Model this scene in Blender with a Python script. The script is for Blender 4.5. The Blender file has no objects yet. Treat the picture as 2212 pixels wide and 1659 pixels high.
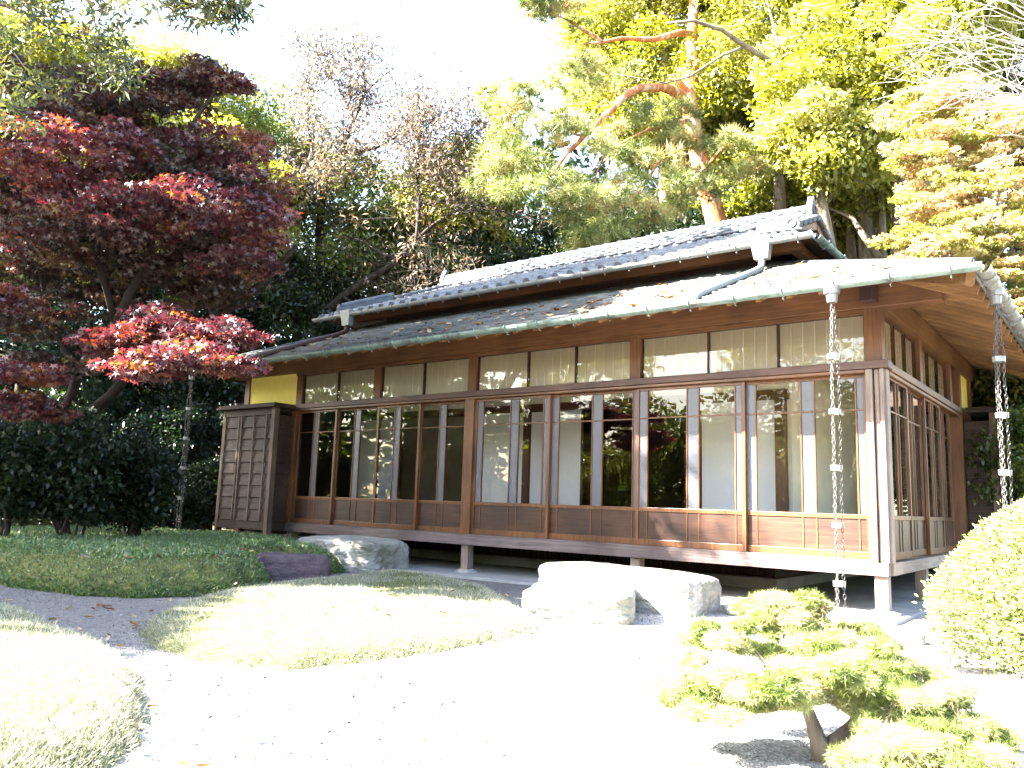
import bpy, math, random
import numpy as np
from mathutils import Vector, Matrix

random.seed(7); rng = np.random.default_rng(7)
S = bpy.context.scene; COL = S.collection

# ---------------------------------------------------------------- camera
CAM = np.array([1.9471, -8.6493, 1.0031]); YAW, PITCH, ROLL, FPX = .6596, .1462, .0328, 1741.8
_f = np.array([-math.sin(YAW)*math.cos(PITCH), math.cos(YAW)*math.cos(PITCH), math.sin(PITCH)])
_r0 = np.array([math.cos(YAW), math.sin(YAW), 0.]); _u0 = np.cross(_r0, _f)
_r = math.cos(ROLL)*_r0 + math.sin(ROLL)*_u0; _u = -math.sin(ROLL)*_r0 + math.cos(ROLL)*_u0
cam = bpy.data.cameras.new('camera'); camo = bpy.data.objects.new('camera', cam); COL.objects.link(camo)
cam.sensor_width = 36; cam.lens = 36*FPX/2212; cam.clip_start = .05; cam.clip_end = 2000
camo.matrix_world = Matrix(((_r[0], _u[0], -_f[0], CAM[0]), (_r[1], _u[1], -_f[1], CAM[1]), (_r[2], _u[2], -_f[2], CAM[2]), (0, 0, 0, 1)))
S.camera = camo
def A(u, v, d):                       # point at distance d (along the view axis) on the ray through photo point u, v
    return CAM + d*(_f + _r*(u-1106)/FPX + _u*(829.5-v)/FPX)
def AP(u, v, ax, val):                # the same ray met with a plane of the place
    dr = _f + _r*(u-1106)/FPX + _u*(829.5-v)/FPX; i = 'xyz'.index(ax)
    return CAM + dr*(val-CAM[i])/dr[i]

# ---------------------------------------------------------------- light
SUN_EL, SUN_AZ = math.radians(38), math.radians(42)
sdir = Vector((-math.sin(SUN_AZ)*math.cos(SUN_EL), -math.cos(SUN_AZ)*math.cos(SUN_EL), math.sin(SUN_EL)))
sl = bpy.data.lights.new('sun', 'SUN'); sl.energy = 5.0; sl.angle = math.radians(.5); sl.color = (1, .94, .84)
so = bpy.data.objects.new('sun', sl); COL.objects.link(so); so.rotation_euler = sdir.to_track_quat('Z', 'Y').to_euler()
W = bpy.data.worlds.new('World'); S.world = W; W.use_nodes = True
wn = W.node_tree; sky = wn.nodes.new('ShaderNodeTexSky'); sky.sky_type = 'NISHITA'; sky.sun_disc = False
sky.sun_elevation = SUN_EL; sky.sun_rotation = math.atan2(sdir.x, sdir.y); sky.air_density = 1.2; sky.dust_density = 1.8; sky.ozone_density = 1.0
bg = wn.nodes['Background']; bg.inputs[1].default_value = .068; wn.links.new(sky.outputs[0], bg.inputs[0])
S.view_settings.view_transform = 'Standard'; S.view_settings.look = 'None'
S.view_settings.exposure = 4.45; S.view_settings.gamma = 1
S.cycles.max_bounces = 8; S.cycles.transparent_max_bounces = 12; S.cycles.diffuse_bounces = 4; S.cycles.glossy_bounces = 4
S.cycles.caustics_reflective = False; S.cycles.caustics_refractive = False; S.cycles.sample_clamp_indirect = 6

# ---------------------------------------------------------------- materials
def lerp(a, b, t): return tuple(a[i]*(1-t)+b[i]*t for i in range(3))
class NT:
    def __init__(s, name):
        s.m = bpy.data.materials.new(name); s.m.use_nodes = True; s.t = s.m.node_tree; s.n = s.t.nodes
        s.p = s.n['Principled BSDF']; s.out = s.n['Material Output']
    def new(s, k, **kw):
        n = s.n.new('ShaderNode'+k)
        for a, b in kw.items(): setattr(n, a, b)
        return n
    def ln(s, a, b): s.t.links.new(a, b)
    def coord(s, scale=(1, 1, 1)):
        c = s.new('TexCoord'); m = s.new('Mapping'); m.inputs['Scale'].default_value = scale
        s.ln(c.outputs['Object'], m.inputs[0]); return m.outputs[0]
    def noise(s, vec, sc, det=4, rough=.55, dist=0):
        n = s.new('TexNoise'); n.inputs['Scale'].default_value = sc; n.inputs['Detail'].default_value = det
        n.inputs['Roughness'].default_value = rough; n.inputs['Distortion'].default_value = dist; s.ln(vec, n.inputs['Vector']); return n.outputs[0]
    def ramp(s, fac, stops):
        r = s.new('ValToRGB'); e = r.color_ramp.elements
        while len(e) < len(stops): e.new(.5)
        for el, (p, c) in zip(e, stops): el.position = p; el.color = (*c, 1)
        s.ln(fac, r.inputs[0]); return r.outputs[0]
    def mix(s, fac, a, b, mode='MIX'):
        m = s.new('Mix', data_type='RGBA', blend_type=mode)
        if isinstance(fac, float): m.inputs[0].default_value = fac
        else: s.ln(fac, m.inputs[0])
        for i, x in ((6, a), (7, b)):
            if isinstance(x, tuple): m.inputs[i].default_value = (*x, 1)
            else: s.ln(x, m.inputs[i])
        return m.outputs[2]
    def bump(s, h, st, dist=.02):
        b = s.new('Bump'); b.inputs['Strength'].default_value = st; b.inputs['Distance'].default_value = dist
        s.ln(h, b.inputs['Height']); s.ln(b.outputs[0], s.p.inputs['Normal']); return b.outputs[0]
    def col(s, c, rough=.6, spec=.4, metal=0):
        if isinstance(c, tuple): s.p.inputs['Base Color'].default_value = (*c, 1)
        else: s.ln(c, s.p.inputs['Base Color'])
        s.p.inputs['Roughness'].default_value = rough; s.p.inputs['Specular IOR Level'].default_value = spec; s.p.inputs['Metallic'].default_value = metal
        return s.m

def wood(name, c1, c2, axis, rough=.45, spec=.4, stain=None, fine=1.):
    t = NT(name); sc = [26*fine]*3; sc['xyz'.index(axis)] = 1.3
    v = t.coord(tuple(sc)); g = t.noise(v, 1.6, 6, .65, .6)
    big = t.noise(t.coord((1, 1, 1)), 1.1, 3)
    c = t.ramp(g, [(.3, c2), (.7, c1)])
    c = t.mix(t.ramp(big, [(.42, (0, 0, 0)), (.62, (1, 1, 1))]), c, t.mix(1., c, stain or (.62, .6, .62), 'MULTIPLY'))
    t.bump(g, .25, .004); return t.col(c, rough, spec)
RED1, RED2 = (.19, .076, .027), (.062, .022, .009)
M = {}
M['door_v'] = wood('door_wood', RED1, RED2, 'z', .32, .5)
M['door_h'] = wood('door_wood_rail', RED1, RED2, 'x', .32, .5)
M['kick'] = wood('kick_panel_wood', (.078, .033, .018), (.019, .0085, .0065), 'x', .36, .5, (.5, .45, .52))
M['post'] = wood('post_wood', (.20, .085, .034), (.085, .034, .015), 'z', .5)
M['beam'] = wood('beam_wood', (.18, .078, .029), (.08, .033, .014), 'x', .5)
M['beam_y'] = wood('beam_wood_side', (.20, .095, .034), (.095, .042, .016), 'y', .5)
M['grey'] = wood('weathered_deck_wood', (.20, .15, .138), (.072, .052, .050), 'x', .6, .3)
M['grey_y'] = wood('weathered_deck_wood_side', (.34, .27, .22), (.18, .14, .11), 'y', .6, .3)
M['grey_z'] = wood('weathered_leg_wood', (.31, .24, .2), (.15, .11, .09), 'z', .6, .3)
M['head'] = wood('head_beam_wood', (.125, .066, .050), (.055, .027, .021), 'x', .5)
M['box'] = wood('shutter_board_wood', (.078, .048, .035), (.022, .013, .010), 'x', .65, .25, (.45, .43, .45))
M['boxpost'] = wood('shutter_post_wood', (.19, .135, .10), (.08, .052, .038), 'z', .65, .25)
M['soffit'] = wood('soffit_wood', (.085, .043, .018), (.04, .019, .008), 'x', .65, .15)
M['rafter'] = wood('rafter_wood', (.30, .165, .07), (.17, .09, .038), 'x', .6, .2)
M['dark'] = wood('dark_board_wood', (.075, .038, .028), (.03, .015, .012), 'z', .7, .2)
M['floor'] = wood('floor_wood', (.60, .44, .28), (.42, .28, .16), 'x', .3, .5)

def plain(name, c, rough=.7, var=.12, sc=6, spec=.3, bump=0, metal=0):
    t = NT(name); n = t.noise(t.coord(), sc, 5)
    k = t.ramp(n, [(.3, tuple(x*(1-var) for x in c)), (.7, tuple(min(1, x*(1+var)) for x in c))])
    if bump: t.bump(n, bump, .01)
    return t.col(k, rough, spec, metal)
M['plaster'] = plain('yellow_plaster', (.80, .66, .17), .9, .05, 8)
M['inner'] = plain('interior_plaster', (.78, .72, .58), .9, .06, 3)
def paper(name, c, tr):
    t = NT(name); n = t.noise(t.coord(), 3, 4); k = t.ramp(n, [(.3, lerp(c, (0, 0, 0), .05)), (.7, c)]); m = t.col(k, .85, .2)
    b = t.new('BsdfTranslucent'); t.ln(k, b.inputs[0]); x = t.new('MixShader'); x.inputs[0].default_value = tr
    t.ln(t.p.outputs[0], x.inputs[1]); t.ln(b.outputs[0], x.inputs[2]); t.ln(x.outputs[0], t.out.inputs[0]); return m
M['shoji'] = paper('shoji_paper', (.95, .95, .96), .1)
M['paper'] = paper('transom_paper', (.86, .76, .58), .6)
M['tatami'] = plain('tatami_mat', (.33, .29, .16), .8, .1, 30)
M['chain'] = plain('chain_metal', (.11, .105, .10), .42, .25, 30, .5, 0, .75)
M['collar'] = plain('collar_metal', (.25, .25, .25), .4, .15, 20, .5, 0, .6)
M['ceil'] = plain('ceiling_board', (.72, .64, .5), .7, .2, 5)

def copper():
    t = NT('verdigris_copper'); n = t.noise(t.coord(), 5, 6, .65, .4); n2 = t.noise(t.coord((1, 1, 1)), 34, 3)
    c = t.ramp(n, [(.30, (.06, .05, .045)), (.42, (.085, .12, .105)), (.55, (.14, .20, .175)), (.75, (.21, .25, .23))])
    c = t.mix(t.ramp(n2, [(.5, (0, 0, 0)), (.75, (.5, .5, .5))]), c, (.26, .27, .25)); t.bump(n2, .2, .004)
    return t.col(c, .55, .4, .15)
M['copper'] = copper()
M['zinc'] = plain('grey_gutter_metal', (.19, .195, .185), .5, .2, 9, .4, .1, .2)

def tiles(name, c1, c2, rough, spec=.3):
    t = NT(name); a = t.new('Attribute', attribute_name='rnd'); n = t.noise(t.coord(), 7, 6, .7); n2 = t.noise(t.coord(), 60, 3)
    c = t.ramp(a.outputs['Fac'], [(0, c1), (1, c2)]); c = t.mix(t.ramp(n, [(.4, (0, 0, 0)), (.75, (.6, .6, .6))]), c, lerp(c2, (.2, .2, .16), .4))
    t.bump(n2, .35, .006); return t.col(c, rough, spec)
M['tile'] = tiles('grey_clay_tile', (.042, .048, .062), (.11, .118, .135), .5, .3)
M['shingle'] = tiles('slate_shingle', (.022, .030, .034), (.085, .087, .088), .62, .2)

def glass(name, boost=1.5):
    t = NT(name); t.n.remove(t.p)
    f = t.new('Fresnel'); f.inputs[0].default_value = 1.52
    m = t.new('Math', operation='MULTIPLY', use_clamp=True); m.inputs[1].default_value = boost; t.ln(f.outputs[0], m.inputs[0])
    gl = t.new('BsdfGlossy'); gl.inputs['Roughness'].default_value = .008; gl.inputs[0].default_value = (.95, .97, 1, 1)
    n = t.noise(t.coord((1.0, 1.0, .6)), 2.2, 2); b = t.new('Bump'); b.inputs['Strength'].default_value = .055; b.inputs['Distance'].default_value = .03
    t.ln(n, b.inputs['Height']); t.ln(b.outputs[0], gl.inputs['Normal'])
    tr = t.new('BsdfTransparent'); tr.inputs[0].default_value = (.99, .99, .99, 1)
    x = t.new('MixShader'); t.ln(m.outputs[0], x.inputs[0]); t.ln(tr.outputs[0], x.inputs[1]); t.ln(gl.outputs[0], x.inputs[2]); t.ln(x.outputs[0], t.out.inputs[0]); return t.m
M['glass'] = glass('window_glass', 1.1)
def frosted():
    t = NT('frosted_glass'); n = t.noise(t.coord(), 140, 3); t.bump(n, .5, .004); m = t.col((.12, .125, .15), .24, .5)
    t.p.inputs['Transmission Weight'].default_value = .35; return m
M['frost'] = frosted()

def gravel():
    t = NT('gravel_ground'); v = t.coord(); n = t.noise(v, 120, 3, .7); w = t.new('TexVoronoi'); w.inputs['Scale'].default_value = 70; t.ln(v, w.inputs['Vector'])
    big = t.noise(v, .8, 5); c = t.ramp(w.outputs['Color'], [(.15, (.075, .073, .073)), (.5, (.135, .13, .13)), (.9, (.23, .22, .215))])
    c = t.mix(t.ramp(n, [(.5, (0, 0, 0)), (.8, (.6, .6, .6))]), c, (.06, .058, .056)); c = t.mix(t.ramp(big, [(.35, (0, 0, 0)), (.7, (.35, .35, .35))]), c, (.12, .115, .11))
    sx = t.new('SeparateXYZ'); t.ln(v, sx.inputs[0]); sun_fac = t.new('MapRange'); sun_fac.inputs['From Min'].default_value = -3.4; sun_fac.inputs['From Max'].default_value = -1.6; t.ln(sx.outputs[0], sun_fac.inputs['Value'])
    c = t.mix(sun_fac.outputs[0], c, t.mix(1., c, (2.5, 2.45, 2.4), 'MULTIPLY'))  # gravel painted paler on the sunlit right side, to lift the bounced light
    t.bump(w.outputs['Distance'], .9, .02); return t.col(c, .85, .25)
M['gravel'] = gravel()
M['pebble'] = tiles('pebble_stone', (.018, .018, .019), (.24, .235, .23), .7)
def soil():
    t = NT('mossy_soil'); v = t.coord(); n = t.noise(v, 9, 6, .65); n2 = t.noise(v, 60, 3)
    c = t.ramp(n, [(.3, (.055, .05, .03)), (.5, (.09, .10, .035)), (.7, (.15, .14, .06))]); t.bump(n2, .8, .02); return t.col(c, .95, .1)
M['soil'] = soil()
def floorsoil():
    t = NT('forest_floor'); v = t.coord(); n = t.noise(v, 3, 7, .7); n2 = t.noise(v, 25, 4)
    c = t.ramp(n, [(.3, (.03, .026, .016)), (.5, (.06, .055, .028)), (.7, (.11, .075, .035))]); t.bump(n2, .8, .03); return t.col(c, .95, .1)
def concrete():
    t = NT('apron_concrete'); v = t.coord(); n = t.noise(v, 2.2, 6, .6); n2 = t.noise(v, 90, 2)
    c = t.ramp(n, [(.3, (.19, .19, .19)), (.7, (.29, .29, .288))]); t.bump(n2, .3, .004); return t.col(c, .85, .25)
M['concrete'] = concrete()
def stone(name, c1, c2, moss=(.10, .10, .03), mossamt=.5):
    t = NT(name); v = t.coord(); n = t.noise(v, 5, 8, .7, .3); n2 = t.noise(v, 2, 4); n3 = t.noise(v, 45, 4, .7)
    c = t.ramp(n, [(.3, c2), (.5, lerp(c1, c2, .4)), (.7, c1)])
    c = t.mix(t.ramp(n2, [(.5, (0, 0, 0)), (.68, (mossamt,)*3)]), c, moss); t.bump(t.mix(.5, n, n3), 1., .06); return t.col(c, .85, .25)
M['stone'] = stone('grey_stone', (.46, .445, .41), (.20, .195, .175))
M['purple'] = stone('purple_stone', (.15, .10, .115), (.06, .045, .055), (.13, .12, .11), .35)
def bark(name, c1, c2, sc=7, st=(1, 1, .25), patch=None):
    t = NT(name); v = t.coord(st); n = t.noise(v, sc, 7, .7, .5); c = t.ramp(n, [(.35, c2), (.62, c1)])
    if patch:
        n2 = t.noise(t.coord((1, 1, .5)), 3.5, 4, .6); c = t.mix(t.ramp(n2, [(.52, (0, 0, 0)), (.58, (1, 1, 1))]), c, patch)
    t.bump(n, .8, .04); return t.col(c, .9, .15)
M['bark'] = bark('dark_bark', (.055, .044, .036), (.02, .016, .013))
M['bark2'] = bark('grey_bark', (.21, .175, .135), (.085, .065, .048))
M['barkmaple'] = bark('maple_bark', (.028, .021, .018), (.012, .009, .008))
M['barkpine'] = bark('red_pine_bark', (.42, .17, .075), (.22, .075, .035), 8, (1, 1, .35), (.46, .33, .25))
M['barkwhite'] = bark('pale_twig_bark', (.42, .39, .35), (.26, .235, .2))

def leafmat(name, stops, trans=.4, gloss=.06, rough=.45):
    t = NT(name); t.n.remove(t.p); a = t.new('Attribute', attribute_name='rnd')
    c = t.ramp(a.outputs['Fac'], stops)
    d = t.new('BsdfDiffuse'); tr = t.new('BsdfTranslucent'); g = t.new('BsdfGlossy'); g.inputs['Roughness'].default_value = rough
    t.ln(c, d.inputs[0]); hs = t.new('HueSaturation'); hs.inputs['Saturation'].default_value = 1.15; hs.inputs['Value'].default_value = 1.25
    t.ln(c, hs.inputs['Color']); t.ln(hs.outputs[0], tr.inputs[0])
    x = t.new('MixShader'); x.inputs[0].default_value = trans; t.ln(d.outputs[0], x.inputs[1]); t.ln(tr.outputs[0], x.inputs[2])
    y = t.new('MixShader'); y.inputs[0].default_value = gloss; t.ln(x.outputs[0], y.inputs[1]); t.ln(g.outputs[0], y.inputs[2]); t.ln(y.outputs[0], t.out.inputs[0])
    return t.m
L = {}
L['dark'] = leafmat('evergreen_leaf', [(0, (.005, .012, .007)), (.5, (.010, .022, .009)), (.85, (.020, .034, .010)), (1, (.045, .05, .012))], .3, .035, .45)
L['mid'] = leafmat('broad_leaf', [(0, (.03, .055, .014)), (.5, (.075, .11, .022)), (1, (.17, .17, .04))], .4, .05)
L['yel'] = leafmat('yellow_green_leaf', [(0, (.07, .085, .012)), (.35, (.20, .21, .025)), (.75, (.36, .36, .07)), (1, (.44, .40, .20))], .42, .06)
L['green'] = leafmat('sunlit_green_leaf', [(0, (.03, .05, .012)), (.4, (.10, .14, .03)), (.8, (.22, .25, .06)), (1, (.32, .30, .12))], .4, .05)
L['red'] = leafmat('red_maple_leaf', [(0, (.03, .010, .012)), (.4, (.065, .016, .021)), (.7, (.12, .026, .032)), (.9, (.18, .052, .022)), (1, (.17, .095, .035))], .4, .06)
L['redbrown'] = leafmat('turning_maple_leaf', [(0, (.02, .02, .010)), (.3, (.032, .018, .012)), (.6, (.055, .017, .016)), (.85, (.07, .03, .017)), (1, (.10, .065, .02))], .4, .06)
L['org'] = leafmat('orange_maple_leaf', [(0, (.12, .15, .03)), (.35, (.30, .29, .07)), (.7, (.46, .37, .20)), (1, (.40, .21, .12))], .4, .05)
L['pale'] = leafmat('dry_pale_leaf', [(0, (.08, .062, .05)), (.5, (.15, .12, .095)), (.85, (.20, .165, .10)), (1, (.20, .09, .05))], .3, .04)
L['pine'] = leafmat('pine_needle', [(0, (.06, .085, .022)), (.45, (.20, .23, .06)), (.85, (.38, .38, .15)), (1, (.30, .19, .07))], .22, .05)
L['bonsai'] = leafmat('garden_pine_needle', [(0, (.035, .055, .010)), (.35, (.15, .19, .035)), (.75, (.42, .44, .19)), (1, (.24, .16, .08))], .2, .04)
L['azalea'] = leafmat('azalea_leaf', [(0, (.05, .075, .015)), (.45, (.20, .24, .06)), (.85, (.44, .46, .24)), (1, (.22, .09, .05))], .22, .08, .35)
L['hedge'] = leafmat('clipped_hedge_leaf', [(0, (.04, .095, .035)), (.5, (.10, .18, .06)), (.9, (.20, .26, .075)), (1, (.28, .23, .12))], .3, .08, .4)
L['grass'] = leafmat('lawn_blade', [(0, (.055, .08, .03)), (.4, (.16, .175, .10)), (.75, (.40, .385, .30)), (1, (.52, .48, .41))], .25, .04)
L['hang'] = leafmat('hanging_twig_leaf', [(0, (.018, .026, .012)), (.5, (.04, .05, .015)), (.85, (.08, .085, .018)), (1, (.10, .06, .03))], .35, .05)
L['fallen'] = leafmat('fallen_leaf_brown', [(0, (.10, .034, .010)), (.5, (.14, .055, .014)), (1, (.18, .10, .04))], .2, .04)
L['fallenpale'] = leafmat('fallen_leaf_pale', [(0, (.24, .19, .13)), (.5, (.30, .24, .17)), (1, (.30, .22, .08))], .2, .05)

# ---------------------------------------------------------------- objects
def tag(o, label=None, cat=None, group=None, kind=None):
    if label: o['label'] = label
    if cat: o['category'] = cat
    if group: o['group'] = group
    if kind: o['kind'] = kind
    return o
def empty(name, loc, label, cat, group=None):
    o = bpy.data.objects.new(name, None); COL.objects.link(o); o.location = loc; o.empty_display_size = .2
    return tag(o, label, cat, group)
WPOS = {}
def wpos(o):
    p = Vector((0, 0, 0))
    while o: p = p + o.location; o = o.parent
    return p
def link(name, me, mat, parent=None, loc=None):
    o = bpy.data.objects.new(name, me); COL.objects.link(o)
    if mat and not me.materials: me.materials.append(mat)
    if parent: o.parent = parent
    if loc is not None: o.location = loc
    return o
class MB:
    def __init__(s): s.v = []; s.f = []
    def add(s, vs, fs):
        n = len(s.v); s.v += [tuple(float(c) for c in x) for x in vs]; s.f += [tuple(n+i for i in f) for f in fs]; return s
    def box(s, x0, x1, y0, y1, z0, z1):
        return s.add([(x0, y0, z0), (x1, y0, z0), (x1, y1, z0), (x0, y1, z0), (x0, y0, z1), (x1, y0, z1), (x1, y1, z1), (x0, y1, z1)],
                     [(3, 2, 1, 0), (4, 5, 6, 7), (0, 1, 5, 4), (1, 2, 6, 5), (2, 3, 7, 6), (3, 0, 4, 7)])
    def beam(s, p, q, w, h, up=(0, 0, 1)):
        p = Vector(p); q = Vector(q); d = (q-p).normalized(); sx = d.cross(Vector(up)).normalized(); uz = sx.cross(d)
        vs = []
        for c in (p, q):
            for a, b in ((-1, -1), (1, -1), (1, 1), (-1, 1)): vs.append(c+sx*a*w/2+uz*b*h/2)
        return s.add(vs, [(0, 1, 2, 3), (7, 6, 5, 4), (0, 4, 5, 1), (1, 5, 6, 2), (2, 6, 7, 3), (3, 7, 4, 0)])
    def tube(s, pts, rad, n=8, cap=True):
        pts = [Vector(p) for p in pts]; k = len(pts)
        if not hasattr(rad, '__len__'): rad = [rad]*k
        t0 = (pts[1]-pts[0]).normalized(); a = t0.orthogonal().normalized(); base = len(s.v); vs = []
        for i in range(k):
            t = (pts[min(i+1, k-1)]-pts[max(i-1, 0)]).normalized(); a = (a-t*a.dot(t)).normalized(); b = t.cross(a)
            for j in range(n):
                w = 2*math.pi*j/n; vs.append(pts[i]+(a*math.cos(w)+b*math.sin(w))*rad[i])
        fs = [(i*n+j, i*n+(j+1) % n, (i+1)*n+(j+1) % n, (i+1)*n+j) for i in range(k-1) for j in range(n)]
        if cap: fs += [tuple(range(n))[::-1], tuple((k-1)*n+j for j in range(n))]
        return s.add(vs, fs)
    def halfpipe(s, p, q, r, n=8, th=.006, up=(0, 0, 1)):
        p = Vector(p); q = Vector(q); d = (q-p).normalized(); sx = d.cross(Vector(up)).normalized(); vs = []
        for c in (p, q):
            for rr in (r, r-th):
                for j in range(n+1):
                    w = math.pi+math.pi*j/n; vs.append(c+sx*math.cos(w)*rr+Vector((0, 0, 1))*math.sin(w)*rr)
        m = n+1; fs = []
        for j in range(n):
            fs += [(j, j+1, 2*m+j+1, 2*m+j), (m+j+1, m+j, 3*m+j, 3*m+j+1), (j, m+j, m+j+1, j+1), (2*m+j+1, 3*m+j+1, 3*m+j, 2*m+j)]
        fs += [(0, 2*m, 3*m, m), (n, m+n, 3*m+n, 2*m+n)]
        return s.add(vs, fs)
    def build(s, name, mat, parent=None, smooth=False, bev=0):
        o0 = wpos(parent) if parent else Vector((0, 0, 0)); me = bpy.data.meshes.new(name)
        me.from_pydata([(x-o0.x, y-o0.y, z-o0.z) for x, y, z in s.v], [], s.f); me.update()
        if smooth: me.shade_smooth()
        o = link(name, me, mat, parent)
        if bev: b = o.modifiers.new('bevel', 'BEVEL'); b.width = bev; b.segments = 2; b.limit_method = 'ANGLE'
        return o
def npmesh(name, V, F, mat, parent=None, rnd=None, smooth=False):
    o0 = np.array(wpos(parent)) if parent else np.zeros(3)
    V = np.asarray(V, np.float32)-o0.astype(np.float32); F = np.asarray(F, np.int32); nf, k = F.shape
    me = bpy.data.meshes.new(name); me.vertices.add(len(V)); me.loops.add(nf*k); me.polygons.add(nf)
    me.vertices.foreach_set('co', V.ravel()); me.loops.foreach_set('vertex_index', F.ravel())
    me.polygons.foreach_set('loop_start', np.arange(0, nf*k, k, dtype=np.int32))
    if smooth: me.polygons.foreach_set('use_smooth', np.ones(nf, bool))
    if rnd is not None:
        at = me.attributes.new('rnd', 'FLOAT', 'FACE'); at.data.foreach_set('value', np.asarray(rnd, np.float32))
    me.update(calc_edges=True); me.validate(); return link(name, me, mat, parent)

# leaf shapes -----------------------------------------------------
def _maple():
    v = [(0, 0, 0)]; tips = [(-2.05, .62), (-1.0, .88), (0, 1.0), (1.0, .88), (2.05, .62)]
    rim = []
    for i, (a, r) in enumerate(tips):
        if i == 0: rim.append((a-.45, .16))
        rim.append((a, r)); rim.append((a+.5, .36 if i < 4 else .16))
    for a, r in rim: v.append((math.cos(a)*r*.6, math.sin(a)*r*.6, -.10*r))
    return np.array(v), np.array([(0, 1+2*i, 2+2*i, 3+2*i) for i in range(5)])
def _tuft(n, up, w, seed=1):
    g = np.random.default_rng(seed); v = []; f = []
    for i in range(n):
        z = g.uniform(up, 1); a = g.uniform(0, 6.283); r = math.sqrt(max(0, 1-z*z)); d = np.array([z, r*math.cos(a), r*math.sin(a)]); d /= np.linalg.norm(d)
        s = np.cross(d, g.normal(size=3)); s /= np.linalg.norm(s); k = len(v); L_ = g.uniform(.75, 1.1)
        v += [s*w, -s*w, d*L_]; f.append((k, k+1, k+2))
    return np.array(v), np.array(f)
TEMPL = {'leaf': (np.array([(0, 0, 0), (.5, .25, .06), (1, 0, -.06), (.5, -.25, .06)]), np.array([(0, 1, 2, 3)])),
         'long': (np.array([(0, 0, 0), (.45, .13, .04), (1, 0, -.1), (.45, -.13, .04)]), np.array([(0, 1, 2, 3)])),
         'maple': _maple(), 'tuft': _tuft(16, .15, .03), 'short': _tuft(15, -.1, .032, 2),
         'blade': (np.array([(0, .045, 0), (0, -.045, 0), (1, 0, .0)]), np.array([(0, 1, 2)]))}
def leaves(P, size, kind='leaf', nz=.5, D=None, spread=1., var=.35):
    P = np.asarray(P); n = len(P); T, F = TEMPL[kind]
    nrm = rng.normal(size=(n, 3)); nrm[:, 2] = np.abs(nrm[:, 2])*(1-nz)+nz*2.2
    if D is None: d = rng.normal(size=(n, 3)); d[:, 2] -= .35
    else: d = np.asarray(D)+rng.normal(size=(n, 3))*spread
    d /= np.linalg.norm(d, axis=1, keepdims=True)+1e-9
    b = np.cross(nrm, d); b /= np.linalg.norm(b, axis=1, keepdims=True)+1e-9; c = np.cross(d, b)
    s = size*(1+var*rng.uniform(-1, 1, n))[:, None, None]
    V = P[:, None, :]+s*(T[None, :, 0:1]*d[:, None]+T[None, :, 1:2]*b[:, None]+T[None, :, 2:3]*c[:, None])
    Fs = (F[None]+(np.arange(n)*len(T))[:, None, None]).reshape(-1, F.shape[1])
    return V.reshape(-1, 3), Fs, np.repeat(rng.uniform(0, 1, n), len(F))
def rot_rnd(r, base, w):              # colour choice of a clump plus the leaf's own
    return np.clip(base+(r-.5)*w, 0, 1)
def ball(n, hollow=0.):
    p = rng.normal(size=(n, 3)); p /= np.linalg.norm(p, axis=1, keepdims=True); return p*(rng.uniform(hollow, 1, n)**(1/3))[:, None]
def wiggle(p, q, k, amt, droop=0):
    p = np.asarray(p, float); q = np.asarray(q, float); L_ = np.linalg.norm(q-p); o = []
    off = rng.normal(size=3)*amt*L_
    for i in range(k+1):
        t = i/k; o.append(p*(1-t)+q*t+off*math.sin(t*math.pi)+rng.normal(size=3)*amt*L_*.25*(0 < i < k)+np.array([0, 0, droop*L_*math.sin(t*math.pi)]))
    return o
def crown(clumps, per, size, kind, nz, hollow=.1, cw=.45, D=False):
    """clumps: list of (centre, radii, tone)"""
    Vs, Fs, R = [], [], []; o = 0
    for c, r, tone in clumps:
        n = max(3, int(per*rng.uniform(.7, 1.3))); p = ball(n, hollow); P = np.asarray(c)+p*np.asarray(r)
        if D:
            d = p*np.asarray((1, 1, .5)); d[:, 2] += .25; v, f, q = leaves(P, size, kind, nz, d, .45)
        else: v, f, q = leaves(P, size, kind, nz)
        Vs.append(v); Fs.append(f+o); R.append(rot_rnd(q, tone, cw)); o += len(v)
    return np.concatenate(Vs), np.concatenate(Fs), np.concatenate(R)
def clumps_in(c, r, k, cr, flat=.7, inner=.35):
    out = []; c = np.asarray(c); r = np.asarray(r)
    for p in ball(k, inner):
        s = cr*rng.uniform(.65, 1.35); out.append((c+p*r, (s, s, s*flat), rng.uniform(.15, .85)))
    return out
def tree(name, label, cat, base, trunk, r0, cl, per, size, kind, leaf, bk, nz=.4, limbs=14, group=None, D=False, extra=(), cw=.5, r1=.35):
    """trunk: list of points from the base up; cl: clumps"""
    root = empty(name, Vector(base), label, cat, group); trunk = [np.asarray(p, float) for p in trunk]
    mb = MB(); k = len(trunk); pts = []
    for i in range(k-1): pts += wiggle(trunk[i], trunk[i+1], 3, .03)[:-1]
    pts.append(trunk[-1]); m = len(pts); mb.tube(pts, [r0*(1.25 if i == 0 else 1)*(1-(1-r1)*i/(m-1)) for i in range(m)], 9)
    mb.build('trunk', bk, root, True)
    lb = MB(); idx = rng.permutation(len(cl))[:limbs]
    for i in idx:
        c = np.asarray(cl[i][0]); ds = [np.linalg.norm(c-p)+max(0, p[2]-c[2])*1.5 for p in pts[m//3:]]; j = int(np.argmin(ds))+m//3
        rr = r0*(1-(1-r1)*j/(m-1))*.5; lb.tube(wiggle(pts[j], c, 5, .08, .06), [rr*(1-.85*q/5) for q in range(6)], 5, False)
    for pl, ra in extra: lb.tube(pl, [ra*(1-.75*i/(len(pl)-1)) for i in range(len(pl))], 7)
    if lb.v: lb.build('branch', bk, root, True)
    if per: v, f, q = crown(cl, per, size, kind, nz, D=D, cw=cw); npmesh('crown', v, f, leaf, root, q)
    return root
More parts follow.
